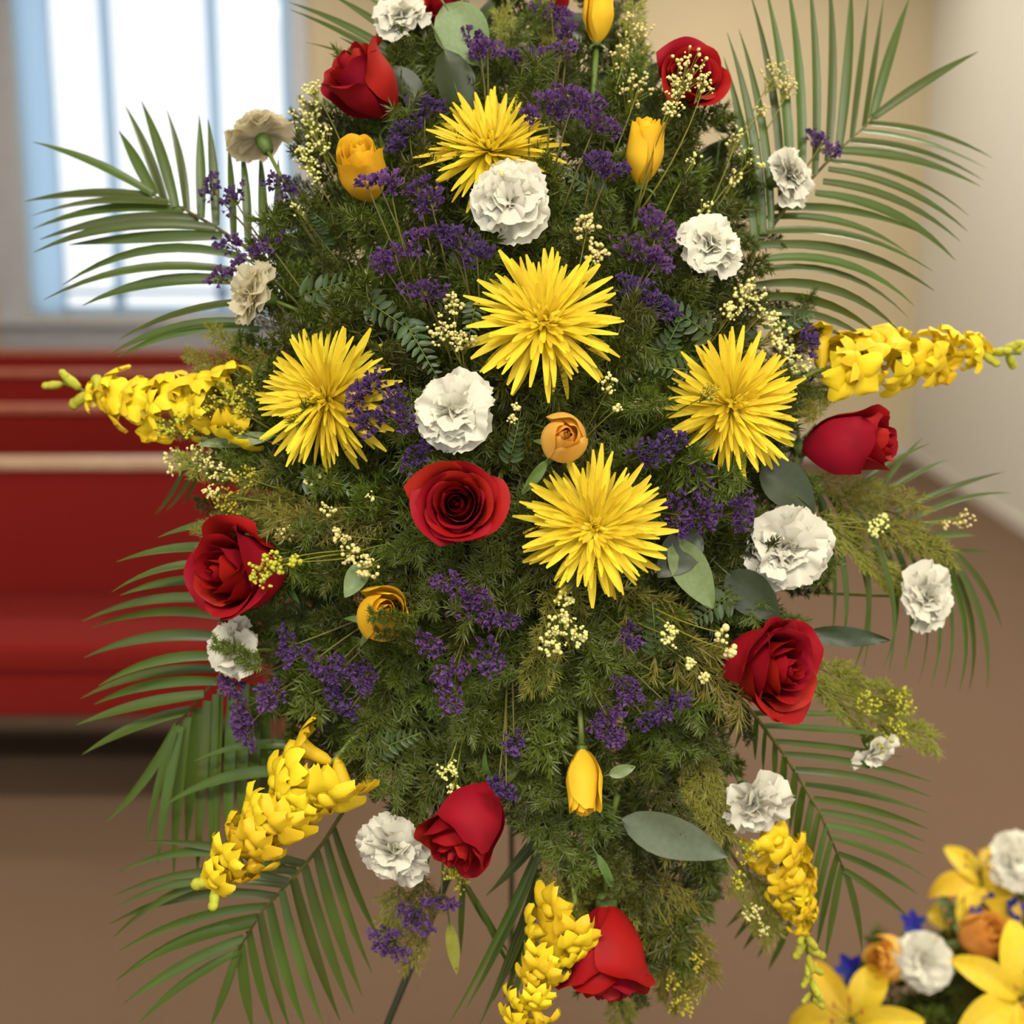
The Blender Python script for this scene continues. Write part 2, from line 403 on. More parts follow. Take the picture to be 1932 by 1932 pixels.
FLOWERS = []        # (px, py, phrase) for naming the greenery around them
def rose(name, px, py, size, axis, label, phrase, m='red', hgt=0.95, openness=1.0, N=22, close=0.0, seed=1, d=None, group=None, roll=0.0, dd=-0.012, stem_end=None, cat='rose'):
    """size: width of the head in pixels; hgt: head height relative to its width; axis: (right, up, toward) the head opens to"""
    d = (D(px, py) + dd) if d is None else d
    FLOWERS.append((px, py, phrase))
    ax = DV(*axis); S = M(size, d); H = S * hgt; R = S * 0.5
    base = P(px, py, d) - ax * (H * 0.5)
    F = frame(ax, None, roll)
    t = thing(name, base, label, cat, group, F)
    inv = t.matrix_basis.inverted()
    r_ = random.Random(seed)
    for i in range(N):
        q = i / (N - 1)
        rad = R * (0.035 + (0.72 if openness > .5 else 0.78) * q ** 0.85)
        hh = H * (0.97 + 0.02 * math.sin(q * math.pi)) * (1 - 0.10 * openness * q * q)
        A = math.radians(112 - 50 * q)
        opn = (0.02 + 0.34 * q ** 1.5) * openness
        curl = 0 if q < 0.12 else ((q - 0.12) / 0.88) ** .8 * 0.5 * openness
        tuck = (1 - openness) * 0.55 + 0.75 * (1 - q) ** 2 + close * (1 - .5 * q)
        pm = rose_petal(rad, hh, A, opn, curl, tuck, seed * 100 + i, m, point=0.05 * q * openness)
        rot = Matrix.Rotation(i * 2.39996 + r_.uniform(-.25, .25), 4, 'Z') @ Matrix.Rotation(r_.uniform(-.03, .03), 4, 'Y')
        ob('petal', pm, t, rot)
    b = MB(); b.lathe([(0.0, -S * .13), (R * .20, -S * .12), (R * .27, -S * .04), (R * .22, S * .03)], 10); ob('hip', b.mesh('hip', 'sepal'), t)
    for k in range(5):
        a = k * 1.2566 + 0.4; vs = []; fs = []
        for j in range(6):
            v = j / 5; w = R * .17 * (1 - v) ** .7; rr = R * (.20 + .62 * v); z = -S * .05 + S * .10 * v - S * .30 * v * v * (0.4 + 0.6 * ((k * 7 + seed) % 3) / 2)
            for s_ in (-1, 0, 1): vs.append((rr, s_ * w, z - abs(s_) * .1 * w))
        for j in range(5):
            for s_ in (0, 1): o = j * 3 + s_; fs.append((o, o + 1, o + 4, o + 3))
        ob('sepal', me('sepal', vs, fs, 'sepal'), t, Matrix.Rotation(a, 4, 'Z'))
    stem_part(t, base - ax * (S * .12), inv, ax, stem_end, 0.003)
    return t

def ribbon(L_, w, bend, side, seed, m, n=8, blunt=0.35):
    """a narrow channelled ray petal from the origin along +X, bending in Z"""
    vs = []; fs = []; x = z = y = 0.0; st = L_ / n
    for j in range(n + 1):
        v = j / n
        a = bend * (v - 0.15)
        if j: x += st * math.cos(a); z += st * math.sin(a); y += side * st * v
        ww = w * (0.42 + 0.58 * math.sin(math.pi * min(1, v * 0.62 + 0.12))) * (1 if v < 0.82 else 1 - (1 - blunt) * (v - 0.82) / 0.18)
        dz = ww * 0.28
        for s_, h in ((-1, dz), (-0.5, 0.15 * dz), (0, 0), (0.5, 0.15 * dz), (1, dz)):
            vs.append((x - math.sin(a) * h, y + s_ * ww, z + math.cos(a) * h))
    for j in range(n):
        for k in range(4):
            o = j * 5 + k; fs.append((o, o + 1, o + 6, o + 5))
    return me('petal', vs, fs, m)
RAYS = [ribbon(1, 0.042 + 0.006 * (i % 3), bnd, sd, i, 'mum') for i, (bnd, sd) in enumerate([(0.5, .1), (0.8, -.1), (0.25, .15), (-0.1, 0.0), (0.35, -.2), (-0.45, .1), (-0.75, -.1), (0.1, .2), (1.3, 0), (-0.3, -.15)])]
def mum(px, py, rad, axis, label, phrase, seed, dd=-0.01, tiltdrop=0.0):
    d = D(px, py) + dd; FLOWERS.append((px, py, phrase))
    ax = DV(*axis); R = M(rad, d) * 1.08
    base = P(px, py, d) - ax * R * 0.12
    F = frame(ax, None, 0)
    t = thing('spider_chrysanthemum', base, label, 'chrysanthemum', 'yellow spider chrysanthemums', F)
    r_ = random.Random(seed)
    for (n, el, ln, pr) in ((11, 76, .20, (8, 1)), (16, 60, .32, (1, 0)), (22, 46, .48, (0, 2)), (28, 34, .64, (0, 2, 4)), (32, 24, .80, (2, 4, 7)), (34, 14, .93, (3, 7, 2, 9)), (32, 4, 1.0, (3, 5, 9, 2)), (22, -9, .98, (5, 6, 9))):
        for k in range(n):
            az = 2 * math.pi * (k + r_.uniform(-.35, .35)) / n + el
            e_ = math.radians(el + r_.uniform(-8, 8)); l_ = R * ln * r_.uniform(.82, 1.10)
            mw = Matrix.Rotation(az, 4, 'Z') @ Matrix.Rotation(-e_, 4, 'Y') @ Matrix.Rotation(r_.uniform(-.4, .4), 4, 'X') @ Matrix.Diagonal((l_, max(l_, R * .55), max(l_, R * .55), 1))
            ob('petal', RAYS[r_.choice(pr)], t, Matrix.Translation((0, 0, R * .02 * (el / 40))) @ mw)
    b = MB(); b.lathe([(0, -R * .14), (R * .10, -R * .12), (R * .17, -R * .03), (R * .10, R * .05), (0, R * .07)], 10); ob('flower_base', b.mesh('flower_base', 'sepal'), t)
    stem_part(t, base - ax * R * .1, t.matrix_basis.inverted(), ax, None, 0.003)
    return t

def fan(seed, m, nu=24, nv=8):
    r_ = random.Random(seed); p1, p2, p3 = [r_.uniform(0, 6.3) for _ in range(3)]; k1 = r_.uniform(4.5, 6.5); vs = []; fs = []
    half = math.radians(r_.uniform(46, 64))
    teeth = [r_.uniform(-.035, .035) for _ in range(nu + 1)]
    for j in range(nv + 1):
        v = j / nv
        for i in range(nu + 1):
            u = -1 + 2 * i / nu
            r = v * (1 - 0.12 * abs(u) ** 3 + (teeth[i] + 0.018 * (-1) ** i) * v ** 6)
            a = u * half * (0.30 + 0.70 * v ** 0.6)
            z = v * v * (0.12 * math.sin(k1 * u + p1) + 0.05 * math.sin(2.1 * k1 * u + p2)) + 0.03 * math.sin(7 * v + p3) * v + 0.10 * math.sin(math.pi * v)
            vs.append((r * math.cos(a), r * math.sin(a), z))
    for j in range(nv):
        for i in range(nu):
            o = j * (nu + 1) + i; fs.append((o, o + 1, o + nu + 2, o + nu + 1))
    return me('petal', vs, fs, m)
FANS = {m: [fan(40 + i, m) for i in range(9)] for m in ('white', 'cream')}
def carnation(px, py, size, axis, label, phrase, seed, m='white', d=None, dd=-0.012, sq=1.0, roll=0.0, group='white carnations', calyx=1.0, stem_end=None, mini=False):
    d = (D(px, py) + dd) if d is None else d
    FLOWERS.append((px, py, phrase))
    ax = DV(*axis); R = M(size, d) * 0.5
    base = P(px, py, d) - ax * R * 0.30
    t = thing('carnation', base, label, 'carnation', group, frame(ax, None, roll))
    r_ = random.Random(seed)
    lay = ((6, 0, 1.0), (7, 17, .95), (7, 34, .86), (6, 53, .74), (5, 74, .60)) if not mini else ((5, 5, 1.0), (6, 35, .85), (5, 65, .65))
    for (n, el, ln) in lay:
        for k in range(n):
            az = 2 * math.pi * (k + r_.uniform(-.3, .3)) / n + el
            l_ = R * ln * r_.uniform(.72, 1.14)
            mw = Matrix.Rotation(az, 4, 'Z') @ Matrix.Rotation(-math.radians(el + r_.uniform(-9, 9)), 4, 'Y') @ Matrix.Rotation(r_.uniform(-.25, .25), 4, 'X') @ Matrix.Diagonal((l_, l_, l_ * r_.uniform(.8, 1.3), 1))
            ob('petal', r_.choice(FANS[m]), t, mw)
    c = calyx; b = MB(); b.lathe([(0, -R * .62 * c), (R * .17, -R * .60 * c), (R * .23, -R * .3 * c), (R * .24, -R * .05), (R * .16, R * .03)], 10); ob('calyx', b.mesh('calyx', 'sepal'), t)
    stem_part(t, base - ax * R * .55, t.matrix_basis.inverted(), ax, stem_end, 0.002)
    return t

def lobe_sphere(b, c, s, rot=None, nu=8, nv=5):
    vs = []; fs = []
    for j in range(nv + 1):
        th = math.pi * j / nv
        for i in range(nu):
            a = 2 * math.pi * i / nu
            v = Vector((s[0] * math.sin(th) * math.cos(a), s[1] * math.sin(th) * math.sin(a), s[2] * math.cos(th)))
            if rot: v = rot @ v
            vs.append(Vector(c) + v)
    for j in range(nv):
        for i in range(nu):
            o = j * nu; fs.append((o + i, o + (i + 1) % nu, o + nu + (i + 1) % nu, o + nu + i))
    b.add(vs, fs)
def floret_mesh(seed):
    """two-lipped snapdragon floret, tube along +X from the origin, length about 1"""
    r_ = random.Random(seed); b = MB(); RY = lambda a: Matrix.Rotation(math.radians(a), 3, 'Y'); RX = lambda a: Matrix.Rotation(math.radians(a), 3, 'X')
    b.lathe([(.05, 0), (.11, .12), (.13, .35), (.19, .60)], 8, Matrix(((0, 0, 1), (0, 1, 0), (-1, 0, 0))))
    lobe_sphere(b, (.56, 0, -.03), (.15, .19, .13), None, 8, 6)
    def lobe(p, dr, ln, w, cup):
        p = Vector(p); dr = Vector(dr).normalized(); n_ = Vector((1, 0, 0)) - dr * dr.x; n_.normalize(); x = dr.cross(n_); ph = r_.uniform(0, 6); vs = []; fs = []
        for j in range(7):
            v = j / 6; ww = w * math.sin(math.pi * (.16 + .80 * v)) ** .55
            for i in range(7):
                u = -1 + i / 3
                vs.append(p + dr * (ln * v * (1 - .12 * u * u)) + x * (u * ww) + n_ * (cup * (.9 * v - 1.5 * v * v) + .05 * math.sin(3 * u + ph + 2 * v) * v - .10 * u * u * v))
        for j in range(6):
            for i in range(6): o = j * 7 + i; fs.append((o, o + 1, o + 8, o + 7))
        b.add(vs, fs)
    for s_ in (-1, 1):
        lobe((.48, s_ * .06, .10), (.30 + r_.uniform(-.2, .2), s_ * .45, .85), .52, .27, .30)
        lobe((.55, s_ * .09, -.08), (.40 + r_.uniform(-.2, .2), s_ * .75, -.50), .45, .24, .30)
    lobe((.56, 0, -.10), (.45, r_.uniform(-.2, .2), -.85), .45, .24, .32)
    for v in b.v: v += Vector((r_.uniform(-1, 1), r_.uniform(-1, 1), r_.uniform(-1, 1))) * .012
    return b.mesh('floret', 'snap')
SNAPS = [floret_mesh(i) for i in range(4)]
def bud_mesh():
    b = MB(); lobe_sphere(b, (.45, 0, 0), (.48, .20, .20)); lobe_sphere(b, (.75, 0, .02), (.22, .17, .22)); return b.mesh('bud', 'snapbud')
SBUD = bud_mesh()
def snapdragon(base, tip, width, n, label, phrase, seed, bend=(0, 0), buds=0.3, d0=None, d1=None):
    d0 = d0 or D(*base) + 0.02; d1 = d1 or D(*tip)
    a = P(base[0], base[1], d0); c = P(tip[0], tip[1], d1)
    FLOWERS.append(((base[0] + tip[0]) / 2, (base[1] + tip[1]) / 2, phrase))
    mid = (a + c) / 2 + RV * M(bend[0], d0) - UV * M(bend[1], d0)
    t = thing('snapdragon', a, label, 'snapdragon', 'yellow snapdragon spikes')
    pts = bez(a, mid * 2 - (a + c) / 2, c, 14)
    full = bez(FOAM + Vector((U(-.05, .05), 0, U(-.05, .05))), (FOAM + a) / 2 - (pts[1] - pts[0]) * 1.0, a, 6)[:-1] + pts
    b = MB(); b.tube([p - a for p in full], 0.0032, 0.0012, 6); ob('stem', b.mesh('stem', 'stem'), t)
    r_ = random.Random(seed); ww = M(width, d0) * 0.5
    for i in range(n):
        q = (i + .5) / n; f = q * 14; k = min(13, int(f)); p = pts[k].lerp(pts[k + 1], f - k)
        tg = (pts[k + 1] - pts[k]).normalized()
        an = i * 2.39996 + r_.uniform(-.4, .4)
        x = tg.orthogonal().normalized(); out = Matrix.Rotation(an, 3, tg) @ x
        if out.dot(-FV) < -0.35: out = (out - 2 * FV * out.dot(FV)).normalized()
        isb = q > 1 - buds
        sz = ww * (1.42 - 0.62 * q) * r_.uniform(.85, 1.15) * (0.78 if isb else 1.0)
        dr = (out * 0.85 + tg * (0.35 + 0.5 * q)).normalized()
        upv = tg
        xx = dr; zz = (upv - dr * upv.dot(dr)).normalized(); yy = zz.cross(xx)
        rot = Matrix((xx, yy, zz)).transposed().to_4x4()
        o = ob('bud' if isb and q > 1 - buds * .8 else 'floret', SBUD if isb and q > 1 - buds * .8 else r_.choice(SNAPS), t, Matrix.Translation(p - a) @ rot @ Matrix.Diagonal((sz, sz, sz, 1)))
    return t

def sprig_stem(t, org, clusters, src, r=0.0011, m='stemb'):
    b = MB()
    for c in clusters:
        L_ = (c - src).length
        b.tube([p - org for p in bez(src, (src + c) / 2 + UV * U(-.1, .1) * L_ + RV * U(-.1, .1) * L_ - FV * 0.15 * L_, c, 7)], r * 1.4, r * .7, 4)
    return b

def source(c, dist):
    v = (FOAM - c); l = v.length
    return c + v * min(1.0, dist / l)

def statice(cl, where, seed, dd=-0.006, airy=False):
    r_ = random.Random(seed)
    cs = [(P(x, y, D(x, y) + dd + r_.uniform(-.008, .01)), M(s, D(x, y))) for x, y, s in cl]
    cen = sum((c for c, s in cs), Vector()) / len(cs)
    org = source(cen, 0.14)
    t = thing('statice_sprig', org, 'purple statice sprig ' + where, 'statice', 'purple statice sprigs')
    b = sprig_stem(t, org, [c for c, s in cs], org)
    fb = MB()
    for c, s in cs:
        n = int((34 if airy else 62) * (s / 0.0145) ** 1.5) + 12
        out0 = (c - FOAM).normalized(); ea = r_.uniform(0, 6.28); el_ = RV * math.cos(ea) + UV * math.sin(ea)
        for k in range(n):
            v = Vector((r_.gauss(0, 1), r_.gauss(0, 1), r_.gauss(0, 1)))
            v = v.normalized() * (r_.random() ** (0.45)) * s * 1.08
            v = (v - out0 * v.dot(out0) * 0.4) * .78; v = v + el_ * v.dot(el_) * 0.75
            p = c + v; ax = (v.normalized() * .8 + out0 * .6 + Vector((r_.uniform(-.5, .5), r_.uniform(-.5, .5), r_.uniform(-.5, .5)))).normalized()
            F = frame(ax, None, r_.uniform(0, 6)); ln = r_.uniform(.0035, .006); rw = r_.uniform(.0013, .0026)
            ring = [F @ Vector((rw * math.cos(a) * (1 + .35 * (-1) ** q), rw * math.sin(a) * (1 + .35 * (-1) ** q), ln + r_.uniform(-.0012, .0012))) for q, a in enumerate([i * math.pi / 3 for i in range(6)])]
            fb.add([p - org] + [p + w_ - org for w_ in ring], [(0, i + 1, (i + 1) % 6 + 1) for i in range(6)])
            if k % 4 == 0: b.tube([c - out0 * s * .6 - org, p - org], .0004, .0003, 3, False)
    ob('stem', b.mesh('stem', 'stemb'), t)
    ob('florets', fb.mesh('florets', 'statice', False), t, kind='stuff')
    return t

def filler(cl, where, seed, dd=-0.006, big=1.0, m='bud', dens=1.0):
    r_ = random.Random(seed)
    cs = [(P(x, y, D(x, y) + dd + r_.uniform(-.006, .008)), M(s, D(x, y))) for x, y, s in cl]
    cen = sum((c for c, s in cs), Vector()) / len(cs)
    org = source(cen, 0.13)
    t = thing('filler_flower_sprig', org, 'fine sprig of tiny cream buds ' + where, 'filler flower', 'cream budded filler sprigs')
    b = sprig_stem(t, org, [c for c, s in cs], org, .0008, 'stem')
    fb = MB()
    for c, s in cs:
        out0 = (c - org).normalized(); root = c - out0 * s * 1.8
        for k in range(int((26 * (s / .0125) ** 1.3 + 6) * dens)):
            v = Vector((r_.gauss(0, 1), r_.gauss(0, 1), r_.gauss(0, 1))).normalized() * r_.random() ** .4 * s * 1.1
            v = v - FV * v.dot(FV) * 0.35
            p = c + v; rr = r_.uniform(.0009, .0022) * big
            fb.ico(p - org, rr)
            if r_.random() < .5: fb.ico(p - org + Vector((r_.uniform(-1, 1), r_.uniform(-1, 1), r_.uniform(-1, 1))) * rr * 1.4, rr * .8)
            if k % 2 == 0: b.tube([root.lerp(c, r_.uniform(0, .6)) - org, p - org], .0005, .0003, 3, False)
    ob('stem', b.mesh('stem', 'fernl'), t)
    ob('buds', fb.mesh('buds', m), t, kind='stuff')
    return t

# palm fronds ------------------------------------------------------
def leaflet(a, c, sag, w, nrm, seed, m='palm', n=9):
    r_ = random.Random(seed); L_ = (c - a).length
    mid = (a + c) / 2 + sag
    pts = bez(a, mid, c, n); vs = []; fs = []; tw = r_.uniform(-.5, .5)
    for j, p in enumerate(pts):
        v = j / n; tg = (pts[min(j + 1, n)] - pts[max(j - 1, 0)]).normalized()
        nn = (nrm - tg * nrm.dot(tg)).normalized(); nn = Matrix.Rotation(tw * (0.6 + .6 * v), 3, tg) @ nn
        x = tg.cross(nn)
        ww = w * (0.30 + 0.70 * math.sin(math.pi * min(1, .18 + v * .62))) * (1 - v ** 3 * .93)
        vs += [p - a - x * ww + nn * ww * .45, p - a, p - a + x * ww + nn * ww * .45]
    for j in range(n):
        for k in (0, 1): o = j * 3 + k; fs.append((o, o + 1, o + 4, o + 3))
    return me('leaflet', vs, fs, m)
def frond(rach, pairs, label, phrase, seed, d0=1.30, d1=1.40, width=8.0, dtip=0.03, term=None):
    r_ = random.Random(seed)
    FLOWERS.append((rach[-1][0], rach[-1][1], phrase))
    n = len(rach); pts = [P(x, y, d0 + (d1 - d0) * i / (n - 1)) for i, (x, y) in enumerate(rach)]
    org = pts[0]
    t = thing('palm_frond', org, label, 'palm frond', 'green palm fronds')
    b = MB(); b.tube([p - org for p in [FOAM.lerp(org, .3)] + pts], .0028, .0011, 6); ob('rachis', b.mesh('rachis', 'stemb'), t)
    def depth(x, y):
        best = min(range(n), key=lambda i: (rach[i][0] - x) ** 2 + (rach[i][1] - y) ** 2)
        return d0 + (d1 - d0) * best / (n - 1)
    for k, pr in enumerate(pairs):
        bx, by, tx, ty, sg = pr if len(pr) == 5 else (*pr, 0.0)
        dz = depth(bx, by); dt = dz + dtip * r_.uniform(.4, 1.4)
        a = P(bx, by, dz); c = P(tx, ty, dt); L_ = (c - a).length
        dx, dy = tx - bx, ty - by; ln = math.hypot(dx, dy)
        if abs(dx) > abs(dy): sg = 1.35 * abs(sg) * (1 if dx < 0 else -1)      # leaflets arch upward and droop at the tip
        px_, py_ = -dy / ln, dx / ln      # perpendicular in the picture, sg > 0 bows that way
        sag = (RV * px_ - UV * py_) * (sg * L_) - FV * (0.05 * L_)
        nrm = (-FV + UV * r_.uniform(-.1, .5) + RV * r_.uniform(-.3, .3)).normalized()
        ob('leaflet', leaflet(a, c, sag, M(width, dz) * r_.uniform(.85, 1.15) * (0.75 if ln < 90 else 1), nrm, seed * 50 + k), t, Matrix.Translation(a - org))
    return t

# fern sprigs -------------------------------------------------------
def needle(b, p, dr, L_, w, up):
    x = dr.cross(up)
    if x.length < 1e-4: x = dr.orthogonal()
    x = x.normalized() * w
    b.add([p - x * .5, p + x * .5, p + dr * L_ * .6 + x * .6, p + dr * L_, p + dr * L_ * .6 - x * .6], [(0, 1, 2, 3, 4)])
def fern_variant(seed, m, fine=True):
    """a feathery sprig, unit length along +X, spread in Y, small depth in Z"""
    r_ = random.Random(seed); st = MB(); nb = MB(); zc = r_.uniform(-.25, .25); yc = r_.uniform(-.3, .3)
    path = lambda v: Vector((v, yc * v * v, zc * v * v))
    st.tube([path(i / 8) for i in range(9)], .008, .003, 4)
    n = 26 if fine else 18
    for k in range(n):
        v = .10 + .88 * k / n; side = -1 if k % 2 else 1
        bl = (.34 if fine else .30) * (1 - .65 * v) * r_.uniform(.75, 1.2)
        dr = Vector((r_.uniform(.5, .9), side * r_.uniform(.6, 1.0), r_.uniform(-.45, .55))).normalized(); p0 = path(v)
        st.tube([p0, p0 + dr * bl], .003, .0018, 3, False)
        m_ = 13
        for j in range(m_):
            q = (j + .5) / m_; p = p0 + dr * bl * q
            for s_ in range(4):
                d2 = (dr * r_.uniform(.4, 1.0) + Vector((r_.uniform(-.8, .8), r_.uniform(-.8, .8), r_.uniform(-.7, .8)))).normalized()
                needle(nb, p, d2, r_.uniform(.06, .13) * (1 if fine else 1.2), .0065 if fine else .011, Vector((r_.uniform(-.4, .4), r_.uniform(-.4, .4), 1)))
    return st.mesh('stem', 'stemb'), nb.mesh('needles', m, False)
FERN = [fern_variant(i, 'fern', i % 2 == 0) for i in range(7)]
WISP = [fern_variant(20 + i, 'fernl', True) for i in range(3)]
def fern(px0, py0, px1, py1, d0, d1, label, group, var, name='feathery_fern_sprig', spread=1.0, cat='fern', roll=0.0):
    a = P(px0, py0, d0); c = P(px1, py1, d1); x = (c - a); L_ = x.length; x.normalize()
    z = (-FV - x * (-FV).dot(x)).normalized(); y = z.cross(x)
    R_ = Matrix((x, y, z)).transposed() @ Matrix.Rotation(roll, 3, 'X')
    t = thing(name, a, label, cat, group, R_)
    S = Matrix.Diagonal((L_, L_ * spread, L_ * spread, 1))
    ob('stem', var[0], t, S); ob('needles', var[1], t, S, kind='stuff')
    return t

def leaf_mesh(aspect, seed, m, n=10):
    r_ = random.Random(seed); cz = r_.uniform(-.2, .25); vs = []; fs = []
    for j in range(n + 1):
        v = j / n; w = aspect * .5 * math.sin(math.pi * v ** .85) ** .75 * (1 - .15 * v) if 0 < v < 1 else 0.002
        for s_ in (-1, -.5, 0, .5, 1):
            vs.append((v, s_ * w, cz * v * v + .22 * abs(s_) * w + .012 * math.sin(9 * v + s_ * 3 + seed)))
    for j in range(n):
        for k in range(4): o = j * 5 + k; fs.append((o, o + 1, o + 6, o + 5))
    return me('blade', vs, fs, m)
def leaf(px0, py0, px1, py1, wid, d, label, m='leaf', seed=1, name='broad_leaf', tilt=0.0, group=None, data=None, dtip=None, cat='leaf'):
    a = P(px0, py0, d); c = P(px1, py1, d + tilt if dtip is None else dtip); x = c - a; L_ = x.length; x.normalize()
    z = (-FV - x * (-FV).dot(x)).normalized(); y = z.cross(x)
    rr = random.Random(seed)
    R_ = Matrix((x, y, z)).transposed() @ Matrix.Rotation(rr.uniform(-.45, .45), 3, 'X')
    t = thing(name, a, label, cat, group, R_)
    asp = wid / math.hypot(px1 - px0, py1 - py0)
    ob('blade', data or leaf_mesh(asp, seed, m), t, Matrix.Diagonal((L_, L_, L_, 1)))
    b = MB(); b.tube([Vector((-.35 * L_, 0, -.1 * L_)), Vector((0, 0, 0)), Vector((.5 * L_, 0, -.004)), Vector((.9 * L_, 0, 0))], .0012, .0005, 4); ob('stalk', b.mesh('stalk', 'sepal'), t)
    return t

# ------------------------------------------------------------------ the flowers
G = 'red roses'
rose('red_rose', 690, 160, 150, (-.62, .60, .50), 'red rose opening up-left beside the window', 'the red rose by the window', 'red', 1.0, .75, 18, seed=1, group=G)
rose('red_rose', 1300, 155, 124, (.10, .25, .96), 'red rose at upper right sprinkled with tiny cream buds', 'the bud-sprinkled red rose', 'red', .9, .95, 20, seed=2, group=G)
rose('red_rose', 865, 955, 150, (-.04, .10, 1), 'open red rose facing straight forward near the centre', 'the forward-facing red rose', 'red', .92, 1.0, 28, seed=3, group=G)
rose('red_rose', 1602, 838, 148, (.84, .05, .54), 'red rose lying sideways below the right-hand snapdragon', 'the sideways red rose', 'red', 1.22, .62, 18, seed=4, group=G)
rose('red_rose', 458, 1080, 186, (-.62, .05, .78), 'red rose at left edge with yellow-green sprig across it', 'the red rose by the pews', 'red', .95, .85, 20, seed=5, group=G)
rose('red_rose', 1440, 1255, 186, (.60, -.02, .80), 'large red rose at lower right above a palm frond', 'the lower right red rose', 'red', .98, .9, 24, seed=6, group=G)
rose('red_rose', 886, 1555, 165, (-.46, -.66, .60), 'red rose tipping down beside the lower white carnation', 'the down-tipped red rose', 'red', 1.10, .7, 18, seed=7, group=G)
rose('red_rose', 1148, 1800, 178, (.02, -.93, .36), 'red rose hanging head down at the bottom of the spray', 'the hanging red rose', 'red', 1.0, .85, 18, seed=8, group=G, stem_end=P(1165, 1500, 1.26), dd=-.03)
rose('red_rose', 838, 28, 100, (-.2, .6, .75), 'red rose mostly hidden behind the pale broad leaf at top', 'the hidden red rose', 'red', .95, .7, 16, seed=9, dd=.03, group=G)
rose('red_rose', 1050, 0, 60, (0, .7, .7), 'small red rose at top edge left of a yellow rosebud', 'the small top red rose', 'red', .95, .7, 12, seed=10, dd=.02, group=G)
G = 'yellow roses'
rose('yellow_rose', 686, 322, 116, (-.10, .62, .74), 'yellow rose crossed by a purple sprig, left of top chrysanthemum', 'the yellow rose at upper left', 'yrose', 1.12, .40, 16, seed=11, group=G)
rose('yellow_rose', 1217, 285, 92, (.08, .86, .45), 'upright yellow rosebud at upper right on a visible stem', 'the upright yellow rosebud', 'yrose', 1.38, .25, 14, seed=12, group=G)
rose('yellow_rose', 1128, 20, 76, (.02, .93, .34), 'yellow rosebud cut off by the top edge', 'the topmost yellow rosebud', 'yrose', 1.5, .15, 12, seed=13, group=G)
rose('yellow_rose', 1062, 828, 122, (.10, .14, .97), 'small orange-yellow rose facing forward between two chrysanthemums', 'the small orange-yellow rose', 'orose', .95, .12, 12, close=.62, seed=14, group=G)
rose('yellow_rose', 720, 1160, 136, (.30, .25, .90), 'orange-yellow rose half covered by fern at lower left', 'the fern-covered yellow rose', 'yrose', 1.0, .25, 12, close=.45, seed=15, group=G, dd=.0)
rose('yellow_rose', 1100, 1475, 88, (.0, -.86, .48), 'yellow rose nodding downward above the hanging red rose', 'the nodding yellow rose', 'yrose', 1.45, .22, 14, seed=16, group=G)

mum(925, 272, 128, (-.02, .60, .80), 'topmost yellow spider chrysanthemum, tilted upward', 'the top chrysanthemum', 1, dd=.008)
mum(1026, 600, 142, (-.02, .32, .94), 'yellow spider chrysanthemum above the centre, above the small orange rose', 'the upper middle chrysanthemum', 2)
mum(606, 750, 140, (-.42, .06, .90), 'left-hand yellow spider chrysanthemum, turned left', 'the left chrysanthemum', 3)
mum(1388, 765, 136, (.34, -.03, .93), 'right-hand yellow spider chrysanthemum, turned right', 'the right chrysanthemum', 4)
mum(1122, 995, 138, (-.02, .10, .99), 'lowest yellow spider chrysanthemum, beside the forward-facing red rose', 'the lowest chrysanthemum', 5)

carnation(487, 245, 124, (-.35, .72, -.30), 'cream carnation seen from behind against the window', 'the cream carnation at the window', 1, 'cream', dd=.0)
carnation(755, 22, 104, (-.1, .55, .75), 'white carnation at the top edge left of the broad leaf', 'the top white carnation', 2)
carnation(958, 375, 156, (-.06, .02, 1), 'white carnation directly below the topmost chrysanthemum', 'the carnation under the top chrysanthemum', 3)
carnation(1500, 325, 124, (.70, .20, .55), 'white carnation turned sideways in front of the upper right palm', 'the carnation by the upper palm', 4)
carnation(1345, 455, 126, (.22, .42, .82), 'white carnation below the upright yellow rosebud, right side', 'the upper right carnation', 5)
carnation(466, 550, 128, (-.80, .22, .50), 'cream carnation in profile, just above the left snapdragon', 'the profile cream carnation', 6, 'cream')
carnation(853, 775, 160, (-.08, .10, .98), 'white carnation above the forward-facing red rose', 'the carnation over the central rose', 7)
carnation(1490, 1030, 166, (.05, -.02, 1), 'large round white carnation at right below the sideways red rose', 'the large right carnation', 8)
carnation(1757, 1125, 128, (.50, .05, .84), 'white carnation farthest right, over drooping palm leaflets', 'the farthest right carnation', 9)
carnation(433, 1222, 118, (-.55, .15, .75), 'white carnation under the left red rose, half behind fern', 'the carnation under the left rose', 10)
carnation(735, 1610, 152, (-.30, -.25, .90), 'white carnation at lower left of the down-tipped red rose', 'the lower left carnation', 11)
carnation(1428, 1525, 148, (.25, -.45, .75), 'white carnation below the lower right red rose, over snapdragon', 'the lower right carnation', 12)
carnation(1655, 1425, 96, (.35, -.65, .60), 'small white carnation hanging below a yellow-green sprig', 'the small hanging carnation', 13, mini=True)

